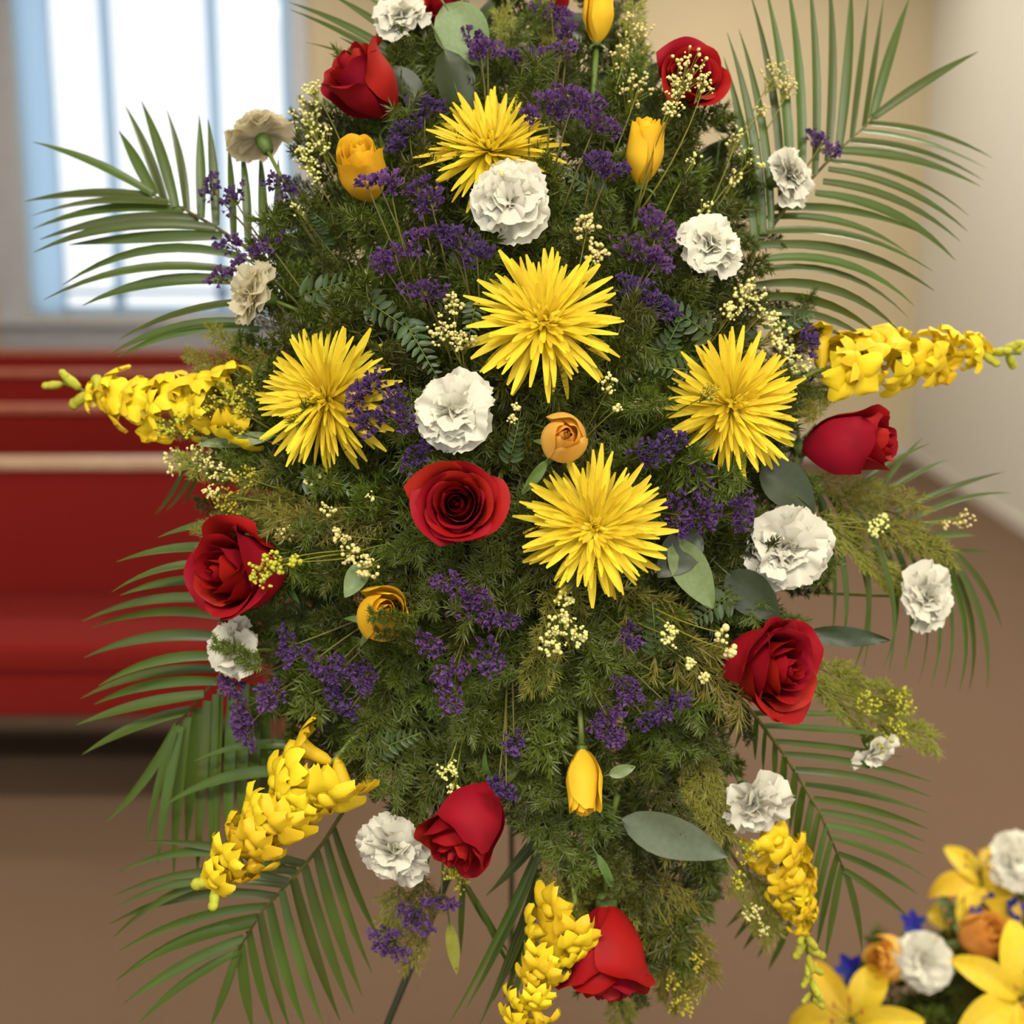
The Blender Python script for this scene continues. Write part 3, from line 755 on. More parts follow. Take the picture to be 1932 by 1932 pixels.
snapdragon((470, 760), (112, 722), 150, 22, 'yellow snapdragon spike reaching left over the red pews', 'the left snapdragon', 1, (10, 25))
snapdragon((1540, 700), (1925, 668), 140, 22, 'yellow snapdragon spike reaching right across the pale wall', 'the right snapdragon', 2, (0, -14))
snapdragon((640, 1425), (405, 1672), 165, 26, 'yellow snapdragon spike slanting down at lower left', 'the lower left snapdragon', 3, (-6, -6), .12, 1.215, 1.225)
snapdragon((1440, 1560), (1532, 1890), 110, 26, 'yellow-green snapdragon spike hanging at lower right', 'the lower right snapdragon', 4, (22, 0), .6)
snapdragon((1085, 1700), (985, 1960), 130, 18, 'yellow snapdragon spike at the bottom left of the hanging rose', 'the bottom snapdragon', 5, (-16, 10), .1, 1.24, 1.24)

# palm fronds
frond([(540, 520), (470, 470), (410, 430), (345, 393), (288, 368)],
      [(286, 366, 62, 268, -.05), (292, 370, 225, 247, .03), (310, 380, 236, 199, .04), (332, 390, 267, 191, .05), (352, 398, 314, 206, .06), (380, 412, 376, 217, .03), (408, 426, 392, 225, .04), (443, 448, 430, 260, .04), (469, 460, 455, 270, .04), (497, 470, 490, 280, .04), (520, 480, 525, 300, .04),
       (289, 371, 47, 380, -.04), (318, 384, 58, 408, -.06), (348, 398, 62, 432, -.08), (376, 412, 75, 452, -.07), (408, 432, 64, 476, -.10), (420, 445, 130, 462, .02), (462, 486, 118, 538, -.16), (440, 512, 82, 566, -.11), (440, 530, 156, 576, -.09), (470, 570, 224, 641, -.07), (480, 610, 206, 668, -.10), (490, 622, 222, 674, -.12)],
      'palm frond spreading across the bright window', 'the window palm frond', 1, 1.29, 1.38, 11)
frond([(850, 260), (830, 200), (812, 130), (800, 50), (790, -40)],
      [(812, 150, 544, 4, .05), (816, 172, 546, 18, .04), (808, 120, 622, -12, .03), (804, 90, 682, -12, .03), (822, 195, 577, 80, .06), (800, 60, 720, -30, .03), (826, 200, 640, 70, .03), (835, 190, 985, -10, -.03), (845, 200, 1012, 2, -.03), (855, 215, 1032, 30, -.03), (830, 160, 955, -20, -.03), (865, 230, 1045, 60, -.03)],
      'palm frond pointing up behind the red rose by window', 'the top palm frond', 2, 1.30, 1.38, 9.5)
frond([(1390, 570), (1425, 470), (1500, 370), (1580, 285), (1650, 221)],
      [(1648, 222, 1845, 98, -.03), (1645, 226, 1716, -4, -.04), (1628, 240, 1668, -10, -.02), (1606, 262, 1640, -20, -.02), (1582, 284, 1606, -40, .02), (1560, 305, 1562, -60, .03), (1536, 330, 1524, -60, .03), (1510, 360, 1482, -50, .04), (1490, 385, 1440, -40, .05), (1475, 405, 1415, -15, .06), (1455, 430, 1394, 55, .06), (1440, 450, 1372, 62, .06), (1425, 475, 1366, 108, .05),
       (1639, 234, 1872, 298, .06), (1627, 249, 1862, 318, .05), (1605, 266, 1858, 342, .07), (1580, 285, 1850, 352, .07), (1568, 305, 1829, 408, .10), (1562, 320, 1826, 437, .10), (1552, 343, 1812, 456, .10), (1537, 366, 1803, 492, .12), (1450, 393, 1740, 440, .09), (1456, 410, 1716, 480, .12), (1431, 440, 1760, 512, .12), (1434, 463, 1762, 548, .12), (1440, 490, 1726, 578, .16), (1430, 512, 1714, 600, .17), (1425, 538, 1697, 625, .18), (1430, 560, 1657, 632, .15), (1440, 592, 1638, 642, .14), (1440, 618, 1616, 645, .10)],
      'large palm frond fanning out against the tan wall at upper right', 'the upper right palm frond', 3, 1.28, 1.40, 9.5)
frond([(1440, 890), (1560, 930), (1690, 968), (1800, 1040)],
      [(1590, 938, 1755, 836, -.06), (1640, 948, 1792, 866, -.05), (1640, 955, 1740, 826, -.08), (1689, 966, 1897, 890, -.04), (1717, 982, 1907, 930, -.09), (1732, 999, 1800, 975, -.06), (1748, 1012, 1841, 1010, .02), (1798, 1039, 1869, 1042, .02),
       (1560, 932, 1630, 1257, -.20), (1575, 938, 1612, 1262, -.24), (1600, 945, 1677, 1266, -.22), (1625, 952, 1668, 1260, -.26), (1643, 958, 1705, 1268, -.24), (1665, 964, 1733, 1291, -.24), (1690, 970, 1757, 1297, -.24), (1712, 984, 1782, 1300, -.24), (1735, 1000, 1810, 1306, -.24), (1755, 1012, 1829, 1303, -.22), (1775, 1026, 1863, 1297, -.18), (1800, 1040, 1890, 1182, -.08), (1540, 925, 1590, 1220, -.16), (1530, 920, 1570, 1200, -.12)],
      'palm frond drooping behind the farthest right carnation', 'the drooping right palm frond', 4, 1.28, 1.42, 6.5)
frond([(1380, 1300), (1425, 1351), (1478, 1422), (1546, 1531), (1593, 1643)],
      [(1592, 1640, 1626, 1795, -.04), (1441, 1370, 1682, 1388, .02), (1462, 1398, 1702, 1428, .02), (1478, 1422, 1757, 1475, .05), (1500, 1452, 1756, 1503, .06), (1519, 1480, 1756, 1536, .05), (1535, 1506, 1751, 1564, .05), (1547, 1531, 1746, 1589, .05), (1558, 1556, 1743, 1612, .05), (1568, 1580, 1750, 1657, .05), (1580, 1610, 1732, 1688, .05), (1592, 1640, 1716, 1732, .03), (1420, 1346, 1600, 1350, .02),
       (1400, 1325, 1372, 1400, .02), (1412, 1338, 1385, 1415, .02), (1428, 1354, 1425, 1435, .02), (1445, 1376, 1440, 1460, .03), (1462, 1400, 1462, 1480, .03), (1480, 1426, 1478, 1520, .03), (1500, 1455, 1490, 1570, .03), (1517, 1485, 1500, 1620, .04), (1532, 1510, 1508, 1660, .04), (1545, 1535, 1514, 1705, .04), (1558, 1560, 1520, 1745, .04), (1568, 1585, 1528, 1765, .04), (1580, 1612, 1540, 1795, .04), (1588, 1632, 1556, 1815, .03)],
      'dark palm frond slanting down over the carpet at lower right', 'the lower right palm frond', 5, 1.27, 1.36, 7.5)
frond([(680, 1480), (610, 1590), (555, 1655), (495, 1718), (450, 1792)],
      [(449, 1795, 262, 1930, -.06), (460, 1770, 234, 1893, -.06), (476, 1745, 240, 1834, -.08), (488, 1728, 219, 1850, -.10), (505, 1708, 225, 1794, -.10), (522, 1690, 206, 1744, -.13), (540, 1670, 219, 1710, -.14), (545, 1662, 215, 1690, -.14), (560, 1648, 222, 1645, -.18), (575, 1630, 278, 1586, -.05), (590, 1460, 306, 1522, -.14), (620, 1420, 366, 1436, -.14), (560, 1640, 212, 1770, -.16),
       (450, 1793, 396, 1940, -.04), (456, 1780, 478, 1945, .03), (470, 1755, 518, 1945, .03), (490, 1722, 548, 1945, .03), (510, 1702, 578, 1945, .03), (532, 1680, 612, 1938, .03), (553, 1658, 642, 1926, .03), (575, 1632, 668, 1912, .03), (597, 1605, 684, 1880, .03), (615, 1582, 702, 1835, .03), (630, 1560, 720, 1780, .03)],
      'big glossy palm frond at the lower left corner', 'the lower left palm frond', 6, 1.29, 1.33, 10.5)
frond([(560, 1130), (470, 1205), (410, 1280), (332, 1368)],
      [(500, 985, 298, 1014, -.08), (480, 1042, 220, 1060, -.09), (460, 1070, 211, 1117, -.14), (455, 1100, 227, 1123, -.10), (480, 1145, 155, 1172, -.13), (470, 1175, 171, 1185, -.13), (455, 1208, 158, 1241, -.12), (440, 1240, 186, 1294, -.13), (425, 1262, 152, 1318, -.10), (410, 1285, 177, 1329, -.10), (385, 1310, 144, 1368, -.05), (360, 1340, 155, 1424, -.06), (335, 1366, 199, 1552, -.10),
       (332, 1380, 275, 1600, .02), (342, 1370, 298, 1632, .02), (356, 1352, 328, 1655, .02), (372, 1335, 350, 1610, .0), (392, 1322, 372, 1660, .0), (408, 1310, 400, 1650, .0), (418, 1300, 412, 1655, .0), (440, 1290, 430, 1640, .0), (462, 1290, 456, 1600, .0), (480, 1290, 482, 1570, .0), (500, 1290, 505, 1540, .0)],
      'bright palm frond spreading left across the red pew', 'the pew-side palm frond', 7, 1.27, 1.34, 11)
frond([(1060, 1470), (1030, 1570), (1015, 1680), (1000, 1800)],
      [(1030, 1570, 917, 1690, -.02), (1022, 1580, 848, 1930, -.03), (1020, 1610, 878, 1905, -.03), (1018, 1640, 902, 1940, -.03), (1015, 1670, 930, 1890, -.02), (1012, 1690, 950, 1885, -.02), (1040, 1540, 930, 1675, -.02), (1008, 1720, 965, 1900, -.02)],
      'narrow palm blades trailing down left of the hanging rose', 'the bottom palm frond', 8, 1.27, 1.33, 8)
frond([(860, 1640), (885, 1680), (920, 1740)], [(880, 1672, 960, 1798, .02), (900, 1700, 975, 1850, .02), (875, 1665, 870, 1800, .02)],
      'short palm tip crossing behind the down-tipped rose', 'the short palm tip', 9, 1.30, 1.33, 7)
frond([(400, 860), (380, 880), (340, 890)], [(345, 888, 291, 972, -.12), (365, 886, 312, 965, -.12), (380, 884, 345, 952, -.05)],
      'tiny blurred palm tip below the left snapdragon', 'the tiny left palm tip', 10, 1.40, 1.46, 6)
frond([(1400, 1640), (1450, 1690), (1490, 1740)], [(1450, 1690, 1385, 1772, .03), (1465, 1702, 1402, 1792, .03), (1480, 1722, 1428, 1808, .03), (1440, 1680, 1370, 1750, .03), (1490, 1740, 1450, 1830, .02)],
      'faint palm tip behind the lower right snapdragon', 'the faint lower palm tip', 11, 1.42, 1.48, 7)

# broad leaves
for i, (x0, y0, x1, y1, w, m, dd, lab) in enumerate([
    (838, 8, 915, 128, 108, 'leaf', -.005, 'pale broad leaf at the top behind a purple sprig'),
    (838, 92, 892, 250, 92, 'dleaf', .012, 'dark broad leaf just above the top chrysanthemum'),
    (725, 128, 815, 200, 66, 'dleaf', .02, 'dark leaf tucked behind the red rose by the window'),
    (1172, 1545, 1372, 1612, 88, 'gleaf', .0, 'grey-green broad leaf right of the nodding yellow rose'),
    (1268, 1015, 1345, 1148, 76, 'leaf', .01, 'green leaf between the lowest chrysanthemum and large right carnation'),
    (1320, 1000, 1240, 1090, 80, 'dleaf', .018, 'dark leaf beneath the purple cluster at right'),
    (1435, 875, 1540, 965, 92, 'dleaf', .012, 'dark leaf between right chrysanthemum and large right carnation'),
    (1370, 1080, 1470, 1165, 86, 'dleaf', .018, 'dark leaf above the lower right red rose'),
    (692, 1058, 652, 1128, 46, 'leaf', .0, 'small light green leaf above the fern-covered yellow rose'),
    (1032, 868, 985, 935, 24, 'sepal', .0, 'slim leaf below the small orange-yellow rose'),
    (1520, 1195, 1680, 1208, 42, 'dleaf', .02, 'pointed leaf beside the lower right red rose'),
    (1148, 1462, 1200, 1446, 26, 'leaf', .0, 'small curled leaf right of the nodding yellow rose'),
    (520, 822, 372, 842, 30, 'leaf', .01, 'long thin leaf under the left chrysanthemum'),
    (1125, 1610, 1168, 1690, 20, 'sepal', .0, 'narrow leaf on the hanging rose stem'),
    (848, 1740, 862, 1840, 26, 'fernl', .03, 'single yellowish leaf hanging below the down-tipped rose'),
]):
    leaf(x0, y0, x1, y1, w, D((x0 + x1) / 2, (y0 + y1) / 2) + dd, lab, m, 30 + i)

# statice
for i, (cl, wh, kw) in enumerate([
    ([(893, 72, 22), (920, 98, 22), (905, 90, 18)], 'in front of the pale broad leaf at top', {}),
    ([(1040, 25, 28), (1068, 55, 20), (1060, 95, 20)], 'just left of the topmost yellow rosebud', {}),
    ([(990, 105, 24)], 'just above the top chrysanthemum', {}),
    ([(1085, 188, 40), (1042, 200, 32), (1125, 232, 34), (1000, 215, 16)], 'overlapping the top chrysanthemum on its right', dict(dd=-.03)),
    ([(802, 200, 30), (772, 240, 34), (750, 275, 20)], 'left of the top chrysanthemum', {}),
    ([(735, 340, 22), (692, 346, 12), (712, 342, 10)], 'crossing the upper left yellow rose', dict(dd=-.05)),
    ([(812, 378, 28), (790, 352, 20)], 'left of the carnation under the top chrysanthemum', {}),
    ([(745, 480, 34), (722, 500, 18), (790, 445, 18)], 'in the dark fern right of the profile carnation', {}),
    ([(800, 550, 32)], 'hanging above the left chrysanthemum', {}),
    ([(868, 455, 34), (900, 482, 26), (838, 440, 18)], 'left of the upper middle chrysanthemum', {}),
    ([(398, 355, 24), (440, 372, 26)], 'standing against the bright window, leftmost', dict(airy=True)),
    ([(430, 460, 24), (470, 482, 24), (508, 462, 22)], 'above the profile cream carnation', dict(airy=True)),
    ([(410, 522, 20), (442, 505, 14)], 'at the left of the profile cream carnation', dict(airy=True)),
    ([(520, 345, 24), (542, 370, 20)], 'below the cream carnation seen from behind', dict(airy=True)),
    ([(1150, 322, 28), (1125, 300, 18)], 'left of the upright yellow rosebud', {}),
    ([(1550, 272, 28)], 'on the sideways carnation by the upper palm', {}),
    ([(1242, 430, 38), (1205, 475, 40), (1242, 492, 24)], 'below the upright yellow rosebud', {}),
    ([(1215, 562, 42), (1250, 578, 24)], 'right of the upper middle chrysanthemum', {}),
    ([(702, 725, 24), (740, 762, 26), (765, 792, 18), (672, 750, 20)], 'between the left chrysanthemum and white carnation', dict(dd=-.03)),
    ([(690, 797, 26)], 'below the right side of the left chrysanthemum', dict(dd=-.02)),
    ([(785, 862, 24)], 'above left of the forward-facing red rose', {}),
    ([(1230, 852, 34), (1272, 830, 18)], 'left of the right chrysanthemum', {}),
    ([(1318, 905, 34), (1280, 972, 34), (1330, 975, 28), (1395, 965, 34)], 'large, beside the large right carnation', {}),
    ([(1525, 645, 24)], 'at the base of the right snapdragon', {}),
    ([(845, 1095, 22), (880, 1132, 28), (912, 1152, 22)], 'directly below the forward-facing red rose', {}),
    ([(808, 1210, 26), (850, 1268, 26), (850, 1315, 26)], 'right of the fern-covered yellow rose', {}),
    ([(925, 1240, 28), (960, 1170, 16)], 'low in the middle, under the central rose', {}),
    ([(545, 1220, 28), (595, 1245, 22), (620, 1272, 18)], 'lower left of the fern-covered yellow rose', {}),
    ([(650, 1258, 26), (690, 1278, 24)], 'directly below the fern-covered yellow rose', {}),
    ([(640, 1318, 24), (660, 1340, 16)], 'above the lower left snapdragon', {}),
    ([(440, 1295, 26), (510, 1310, 32), (460, 1340, 24), (462, 1380, 28)], 'below the carnation under the left rose', {}),
    ([(1182, 1300, 30), (1145, 1350, 26), (1155, 1388, 24)], 'above the nodding yellow rose', {}),
    ([(1262, 1330, 30), (1222, 1362, 18)], 'left of the lower right red rose', {}),
    ([(1190, 1200, 20)], 'small, below the lowest chrysanthemum', {}),
    ([(782, 1730, 34), (740, 1790, 28), (832, 1700, 24), (722, 1760, 20)], 'hanging beneath the lower left carnation', {}),
    ([(970, 1400, 18)], 'tiny, above the down-tipped red rose', {}),
    ([(955, 1492, 16), (940, 1475, 14)], 'touching the top of the down-tipped rose', dict(dd=-.03)),
]):
    statice(cl, wh, 300 + i, **kw)

# cream budded filler
for i, (cl, wh, kw) in enumerate([
    ([(592, 170, 24), (575, 220, 34), (602, 262, 28), (575, 302, 24)], 'between window and upper left yellow rose', {}),
    ([(1190, 60, 38), (1180, 110, 32), (1205, 165, 34)], 'right of the topmost yellow rosebud', dict(dens=.7)),
    ([(1300, 130, 36), (1278, 160, 22), (1328, 160, 20), (1270, 205, 18)], 'lying over the upper right red rose', dict(dd=-.075)),
    ([(1465, 138, 28), (1490, 165, 20), (1440, 205, 14)], 'right of the bud-sprinkled rose on the palm', {}),
    ([(1108, 430, 26), (1126, 478, 22)], 'above the upper middle chrysanthemum', dict(big=1.4)),
    ([(1415, 550, 28), (1440, 590, 28), (1470, 632, 26), (1380, 592, 22)], 'above the right chrysanthemum', dict(big=1.2)),
    ([(856, 570, 22), (830, 622, 28), (872, 642, 22)], 'left of the upper middle chrysanthemum', dict(big=1.2)),
    ([(390, 770, 34), (350, 800, 28), (420, 740, 24), (312, 810, 18)], 'mixed into the left snapdragon', dict(m='ybud')),
    ([(330, 870, 26), (380, 860, 28), (412, 892, 24), (400, 930, 18)], 'below the left snapdragon over the pew', {}),
    ([(645, 1010, 18), (660, 1045, 20), (690, 1072, 24)], 'left of the forward-facing red rose', dict(big=1.3)),
    ([(490, 1082, 26), (516, 1060, 20), (555, 1060, 14)], 'lying across the left red rose', dict(dd=-.075, m='ybud', big=1.3)),
    ([(1060, 1175, 26), (1040, 1215, 26), (1090, 1200, 18), (1065, 1130, 18)], 'below the lowest chrysanthemum', dict(big=1.2)),
    ([(1265, 1200, 20), (1300, 1250, 10), (1330, 1282, 10)], 'left of the lower right red rose', dict(big=1.2)),
    ([(1366, 1195, 16), (1380, 1228, 10)], 'touching the edge of the lower right red rose', dict(dd=-.07, big=1.6, dens=.5)),
    ([(1700, 1330, 34), (1690, 1380, 28), (1660, 1400, 24), (1640, 1330, 22)], 'above the small hanging carnation', dict(m='ybud')),
    ([(1820, 980, 18), (1785, 990, 8)], 'farthest right over the carpet', {}),
    ([(1665, 982, 14), (1650, 1002, 14)], 'above the farthest right carnation', dict(big=1.3)),
    ([(845, 1450, 20), (856, 1490, 14)], 'above the down-tipped red rose', {}),
    ([(1420, 1720, 18), (1440, 1752, 14)], 'beside the hanging lower right snapdragon', {}),
    ([(1290, 1890, 28), (1312, 1812, 20), (1270, 1852, 16)], 'right of the hanging red rose', dict(m='ybud')),
    ([(870, 1660, 26), (850, 1640, 18)], 'beneath the down-tipped red rose', dict(m='ybud')),
    ([(965, 790, 10), (975, 770, 6)], 'tiny, right of the central white carnation', {}),
    ([(1150, 725, 16), (1165, 770, 8)], 'tiny, right of the small orange rose', {}),
    ([(1340, 745, 18)], 'at the left edge of the right chrysanthemum', dict(dd=-.04, m='ybud')),
    ([(1410, 1605, 24), (1395, 1660, 18)], 'below the lower right carnation', dict(m='ybud')),
    ([(1512, 690, 22), (1490, 665, 16)], 'at the base of the right snapdragon', {}),
    ([(535, 1000, 20), (470, 1000, 12)], 'above the left red rose', {}),
    ([(450, 770, 30), (440, 810, 28), (470, 730, 22)], 'between the left snapdragon and left chrysanthemum', dict(m='ybud')),
    ([(425, 940, 24), (440, 975, 24), (460, 900, 22)], 'above the left red rose at the pew edge', dict(m='ybud')),
    ([(1390, 260, 22), (1420, 300, 24), (1385, 340, 18)], 'below right of the bud-sprinkled rose', dict(dens=.5)),
    ([(1330, 390, 14), (1310, 300, 16)], 'right of the upright yellow rosebud', dict(dens=.5)),
    ([(560, 395, 16), (590, 330, 18)], 'left of the upper left yellow rose', dict(dens=.6)),
    ([(620, 960, 16), (590, 905, 14), (700, 935, 10)], 'below the left chrysanthemum', dict(dens=.6)),
]):
    filler(cl, wh, 500 + i, **kw)

# yellow-green wispy sprigs
def rel_phrase(x, y):
    fx, fy, ph = min(FLOWERS, key=lambda f: (f[0] - x) ** 2 + (f[1] - y) ** 2)
    r = math.hypot(x - fx, y - fy)
    if r < 26: return 'right behind ' + ph
    w_ = ['right of', 'below right of', 'below', 'below left of', 'left of', 'above left of', 'above', 'above right of'][int(round(math.atan2(y - fy, x - fx) / (math.pi / 4))) % 8]
    return ('close ' if r < 85 else 'well ') + w_ + ' ' + ph
for i, (x0, y0, x1, y1) in enumerate([(1540, 915, 1770, 1065), (1520, 950, 1710, 1120), (1510, 900, 1720, 930), (1500, 1270, 1735, 1410), (1500, 1240, 1710, 1345), (1330, 1400, 1300, 1610), (1300, 1380, 1350, 1580),
    (1180, 1590, 1105, 1770), (1200, 1640, 1110, 1830), (1230, 1620, 1310, 1840), (1220, 1680, 1285, 1910), (1110, 1620, 1080, 1790), (1160, 1850, 1190, 1990), (1400, 1600, 1450, 1790), (1040, 1540, 1060, 1700), (1600, 700, 1500, 790),
    (1520, 720, 1660, 660), (460, 800, 320, 830), (460, 720, 360, 660), (600, 950, 420, 960), (760, 980, 520, 1010), (1130, 1080, 1380, 1330), (1090, 1070, 1000, 1300), (620, 230, 560, 200), (1180, 180, 1200, 20), (760, 1650, 720, 1800), (800, 1640, 800, 1810),
    (1060, 180, 1030, 10), (960, 160, 960, 10), (540, 880, 360, 905), (560, 930, 385, 1000), (540, 770, 370, 700), (520, 700, 400, 640), (600, 1010, 470, 960)]):
    near = min(FLOWERS, key=lambda f: (f[0] - (x0 + x1) / 2) ** 2 + (f[1] - (y0 + y1) / 2) ** 2)[2]
    fern(x0, y0, x1, y1, D(x0, y0) + .05, D(x1, y1) + .015, 'wispy yellow-green sprig ' + rel_phrase((x0 + x1) / 2, (y0 + y1) / 2), 'yellow-green wispy sprigs', WISP[i % 3], 'goldenrod_sprig', .5 if x0 > 1490 else .8, 'greenery', U(-.4, .4))

# feathery fern filling the body of the spray
POLY = [(610, 150), (780, 70), (900, 10), (1180, 10), (1230, 120), (1390, 230), (1440, 330), (1430, 480), (1490, 600), (1540, 700), (1530, 900), (1590, 1000), (1530, 1150), (1460, 1300), (1390, 1400), (1370, 1560), (1320, 1700), (1270, 1900), (1110, 1900), (1070, 1750), (1020, 1590), (880, 1540), (760, 1530), (650, 1490), (560, 1410), (450, 1350), (430, 1200), (410, 1000), (400, 850), (460, 700), (450, 600), (510, 450), (550, 300)]
def inside(x, y):
    c = False; j = len(POLY) - 1
    for i in range(len(POLY)):
        (xi, yi), (xj, yj) = POLY[i], POLY[j]
        if (yi > y) != (yj > y) and x < (xj - xi) * (y - yi) / (yj - yi) + xi: c = not c
        j = i
    return c
def near_phrase(x, y):
    return min(FLOWERS, key=lambda f: (f[0] - x) ** 2 + (f[1] - y) ** 2)[2]
cnt = 0; step = 72; y = 20; row = 0
while y < 1920:
    x = 380 + (row % 2) * step / 2
    while x < 1620:
        xx, yy = x + U(-24, 24), y + U(-24, 24)
        if inside(xx, yy) and cnt < 580:
            rx, ry = xx - 960, yy - 900; rl = math.hypot(rx, ry) + 1e-3
            an = math.atan2(ry, rx) + U(-.9, .9) * (1.0 if rl > 260 else 2.2)
            if yy > 1450: an = math.pi / 2 + U(-.5, .5)
            ln = U(140, 260); k = .55
            while ln > 90 and not inside(xx + math.cos(an) * ln * .45, yy + math.sin(an) * ln * .45): ln *= .85
            x0, y0 = xx - math.cos(an) * ln * k, yy - math.sin(an) * ln * k
            x1, y1 = xx + math.cos(an) * ln * (1 - k), yy + math.sin(an) * ln * (1 - k)
            ph = rel_phrase(xx, yy); fine = cnt % 7 % 2 == 0
            fern(x0, y0, x1, y1, D(xx, yy) + U(.05, .10), D(xx, yy) + U(.016, .065), ('short ' if ln < 155 else 'long ' if ln > 215 else '') + ('fine fern sprig ' if fine else 'bushy fern sprig ') + ph, 'fine fern sprigs' if fine else 'bushy fern sprigs', FERN[cnt % 7], 'wispy_fern_sprig' if fine else 'bushy_fern_sprig', U(.8, 1.2), 'fern', U(-.6, .6))
            cnt += 1
        x += step
    y += step * .88; row += 1
# a few sprigs over flowers that are half covered
for x0, y0, x1, y1, dd in ((800, 1190, 715, 1150, -.05), (800, 1215, 725, 1185, -.045), (505, 1265, 415, 1205, -.05)):
    fern(x0, y0, x1, y1, D(x0, y0) + .0, D(x1, y1) + dd, 'short fern sprig lying over ' + near_phrase(x1, y1), 'fern sprigs over flowers', FERN[1], 'bushy_fern_sprig', .75, 'fern')

# leatherleaf fern fronds
PIN = [leaf_mesh(.42, 60 + i, 'leather', 6) for i in range(4)]
for i, (x0, y0, x1, y1, w) in enumerate([(1350, 640, 1235, 555, 80), (1240, 690, 1290, 590, 70), (1150, 380, 1060, 320, 70), (680, 560, 800, 640, 80), (560, 560, 690, 520, 80), (650, 450, 590, 400, 80), (760, 600, 830, 720, 80), (900, 560, 880, 660, 60), (960, 880, 980, 790, 60), (1380, 1120, 1300, 1180, 80), (1330, 700, 1210, 690, 70), (560, 900, 680, 930, 70), (700, 1420, 800, 1380, 70), (1240, 1240, 1230, 1130, 70), (1460, 620, 1540, 590, 60)]):
    dm = D((x0 + x1) / 2, (y0 + y1) / 2)
    a = P(x0, y0, dm + .03); c = P(x1, y1, dm + .008); xv = c - a; L_ = xv.length; xv.normalize()
    z = (-FV - xv * (-FV).dot(xv)).normalized(); yv = z.cross(xv)
    t = thing('leatherleaf_fern', a, 'flat dark leatherleaf fern frond by ' + near_phrase((x0 + x1) / 2, (y0 + y1) / 2), 'fern', 'leatherleaf fern fronds', Matrix((xv, yv, z)).transposed() @ Matrix.Rotation(U(-.3, .3), 3, 'X'))
    b = MB(); b.tube([Vector((0, 0, 0)), Vector((L_ * .95, 0, 0))], .0009, .0004, 4); ob('stem', b.mesh('stem', 'stem'), t)
    for k in range(16):
        v = .06 + .9 * k / 16; sd = -1 if k % 2 else 1; pl = M(w, dm) * .55 * (1 - .75 * v)
        ob('pinna', PIN[k % 4], t, Matrix.Translation((L_ * v, 0, 0)) @ Matrix.Rotation(sd * math.radians(58), 4, 'Z') @ Matrix.Rotation(U(-.3, .3), 4, 'X') @ Matrix.Diagonal((pl, pl, pl, 1)))

# dark leaves behind the fern
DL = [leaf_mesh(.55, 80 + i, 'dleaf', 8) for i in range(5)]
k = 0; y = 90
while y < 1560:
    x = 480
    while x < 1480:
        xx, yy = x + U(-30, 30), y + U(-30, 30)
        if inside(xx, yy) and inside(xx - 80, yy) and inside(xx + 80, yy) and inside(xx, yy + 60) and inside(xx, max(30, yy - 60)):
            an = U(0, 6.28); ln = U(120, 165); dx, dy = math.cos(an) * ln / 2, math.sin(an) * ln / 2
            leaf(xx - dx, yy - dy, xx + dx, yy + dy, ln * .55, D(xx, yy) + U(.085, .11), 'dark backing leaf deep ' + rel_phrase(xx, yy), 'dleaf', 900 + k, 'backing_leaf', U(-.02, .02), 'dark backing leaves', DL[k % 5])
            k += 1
        x += 88
    y += 84

# ------------------------------------------------------------------ second arrangement at the lower right
F2 = P(1850, 2010, 1.98)
b2 = Vector((F2.x, F2.y, 0))
bk = thing('flower_basket', b2, 'low basket of yellow lilies on the carpet at lower right', 'basket')
H2 = F2.z - 0.03
b = MB(); b.lathe([(0.0, 0.0), (.10, 0), (.115, H2 * .5), (.15, H2), (.16, H2 + .01), (.145, H2 + .01), (.14, H2 - .04), (0, H2 - .05)], 24); ob('body', b.mesh('body', M_dwood), bk)
b = MB(); b.lathe([(0, H2 - .05), (.13, H2 - .045), (.11, H2 + .05), (0, H2 + .07)], 16); ob('foam', b.mesh('foam', 'foam'), bk)
FOAM_MAIN = FOAM; FOAM = F2 + Vector((0, 0, .02))
def lily_petal(seed, m='lily', n=12):
    r_ = random.Random(seed); vs = []; fs = []; x = z = 0; st = 1 / n; rc = r_.uniform(1.2, 1.7)
    for j in range(n + 1):
        v = j / n; a = .75 - rc * v
        if j: x += st * math.cos(a); z += st * math.sin(a)
        w = .19 * math.sin(math.pi * min(1, v * .92 + .07)) ** .8 + .012
        for s_ in (-1, -.6, -.2, 0, .2, .6, 1):
            vs.append((x, s_ * w, z - .03 * (1 - abs(s_)) + .10 * w * abs(s_) + .02 * math.sin(8 * v + s_ * 2) * abs(s_)))
    for j in range(n):
        for k in range(6): o = j * 7 + k; fs.append((o, o + 1, o + 8, o + 7))
    return me('petal', vs, fs, m)
LP = [lily_petal(i) for i in range(4)]
def lily(px, py, d, size, axis, roll, label, seed):
    ax = DV(*axis); S = M(size, d); base = P(px, py, d) - ax * S * .2
    t = thing('yellow_lily', base, label, 'lily', 'yellow lilies in the basket', frame(ax, None, roll))
    for k in range(6):
        ob('petal', LP[(k + seed) % 4], t, Matrix.Rotation(k * math.pi / 3, 4, 'Z') @ Matrix.Translation((S * .04, 0, (k % 2) * -.004)) @ Matrix.Diagonal((S, S * (1.25 if k % 2 else .95), S, 1)))
    for k in range(6):
        a = k * math.pi / 3 + .3; b = MB(); p1 = Vector((math.cos(a) * S * .22, math.sin(a) * S * .22, S * .62))
        b.tube([Vector((0, 0, 0)), Vector((0, 0, S * .3)) + p1 * .2, p1], .0012, .0008, 5); st = ob('stamen', b.mesh('stamen', 'stem'), t)
        b = MB(); lobe_sphere(b, p1, (.0022, .006, .0022), None, 6, 4); ob('anther', b.mesh('anther', 'stamen'), st)
    stem_part(t, base, t.matrix_basis.inverted(), ax, None, .003)
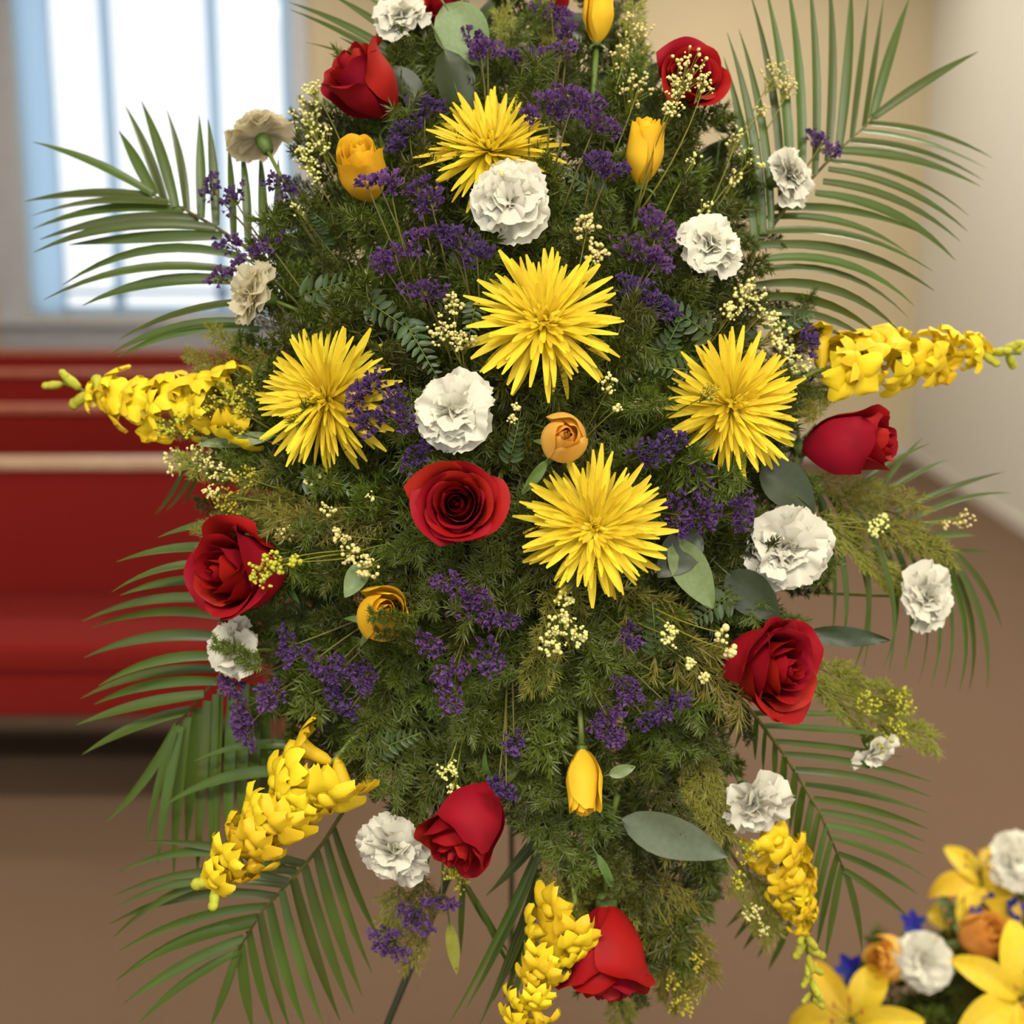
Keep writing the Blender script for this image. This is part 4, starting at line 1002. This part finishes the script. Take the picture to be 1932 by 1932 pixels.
lily(1606, 1925, 1.78, 135, (-.35, .45, .80), .15, 'yellow lily at the bottom edge, leftmost of the basket', 1)
lily(1935, 1880, 1.74, 150, (-.10, .45, .85), .52, 'yellow lily at the bottom right corner of the photo', 2)
lily(1850, 1655, 1.92, 110, (-.30, .75, .50), .3, 'topmost yellow lily in the basket, beside the upper carnation', 3)
lily(1830, 1738, 1.90, 115, (-.60, .50, .40), .0, 'yellow lily behind the orange rose in the basket', 4)
GC = 'white carnations in the basket'
carnation(1745, 1812, 108, (-.2, .25, .92), 'white carnation between yellow and orange roses in the basket', 'the basket carnation', 21, d=1.80, group=GC)
carnation(1920, 1622, 108, (-.1, .45, .85), 'white carnation at the top of the basket, cut by right edge', 'the upper basket carnation', 22, d=1.88, group=GC)
carnation(1815, 1700, 44, (-.2, .6, .7), 'very small white blossom between lilies in the basket', 'the small basket blossom', 23, d=1.93, group=GC, mini=True)
rose('orange_rose', 1852, 1765, 112, (.25, .55, .78), 'bright orange rose in the basket at lower right', 'the orange basket rose', 'orange', .95, .30, 14, close=.4, seed=24, d=1.82, group='roses in the basket')
rose('yellow_rose', 1672, 1812, 108, (-.55, .35, .75), 'yellow-orange rose left of the white carnation in the basket', 'the yellow basket rose', 'orose', 1.1, .30, 12, close=.4, seed=25, d=1.84, group='roses in the basket')
def blue_flower(px, py, d, size, axis, label, seed):
    ax = DV(*axis); S = M(size, d) * .5; base = P(px, py, d)
    t = thing('blue_blossom', base, label, 'blossom', 'blue blossoms in the basket', frame(ax, None, seed))
    for k in range(5):
        ob('petal', BLP[k % 2], t, Matrix.Rotation(k * 1.2566 + U(-.2, .2), 4, 'Z') @ Matrix.Rotation(-U(.1, .7), 4, 'Y') @ Matrix.Diagonal((S, S, S, 1)))
    stem_part(t, base, t.matrix_basis.inverted(), ax, None, .0015)
BLP = [leaf_mesh(.7, 70 + i, 'blue', 8) for i in range(2)]
for i, (x, y, d, s, ax, lab) in enumerate([(1606, 1828, 1.84, 66, (-.6, .5, .6), 'blue blossom above the leftmost lily in the basket'), (1622, 1856, 1.83, 62, (-.4, .2, .8), 'blue blossom just over the leftmost lily petals'), (1722, 1746, 1.86, 60, (-.2, .8, .5), 'blue blossom above the basket carnation'),
    (1868, 1708, 1.90, 56, (0, .5, .8), 'blue blossom above the orange basket rose'), (1908, 1715, 1.88, 56, (.2, .4, .8), 'blue blossom near the right edge above orange rose'), (1843, 1722, 1.88, 36, (0, .6, .7), 'small blue blossom touching the orange basket rose')]):
    blue_flower(x, y, d, s, ax, lab, i + 1)
k = 0
for (x0, y0, x1, y1, d) in [(1850, 1950, 1640, 1880, 1.88), (1840, 1950, 1700, 1780, 1.90), (1860, 1930, 1800, 1720, 1.93), (1880, 1930, 1900, 1680, 1.93), (1900, 1930, 1960, 1720, 1.92), (1850, 1960, 1740, 1900, 1.84), (1870, 1960, 1830, 1840, 1.83), (1890, 1960, 1900, 1800, 1.86), (1830, 1980, 1760, 1930, 1.82), (1760, 1900, 1690, 1860, 1.87), (1850, 1900, 1780, 1850, 1.88), (1900, 1880, 1860, 1810, 1.87)]:
    fern(x0, y0, x1, y1, d + .04, d, 'green basket fern sprig ' + rel_phrase(x1, y1), 'fern sprigs in the basket', FERN[k % 7], 'basket_fern_sprig', 1.1, 'fern'); k += 1
for i, (x0, y0, x1, y1, w, m, lab) in enumerate([(1790, 1880, 1700, 1762, 70, 'leaf', 'green leaf behind the white basket carnation'), (1870, 1850, 1800, 1780, 70, 'dleaf', 'dark leaf below the orange basket rose'), (1860, 1920, 1800, 1850, 80, 'dleaf', 'dark leaf between the lower lilies'), (1930, 1820, 1880, 1730, 80, 'dleaf', 'dark leaf right of the orange basket rose'), (1780, 1930, 1720, 1880, 70, 'dleaf', 'dark leaf under the white basket carnation'), (1840, 1760, 1770, 1690, 60, 'leaf', 'green leaf under the topmost basket lily')]):
    leaf(x0, y0, x1, y1, w, 1.92, lab, m, 200 + i, 'basket_leaf', .02)
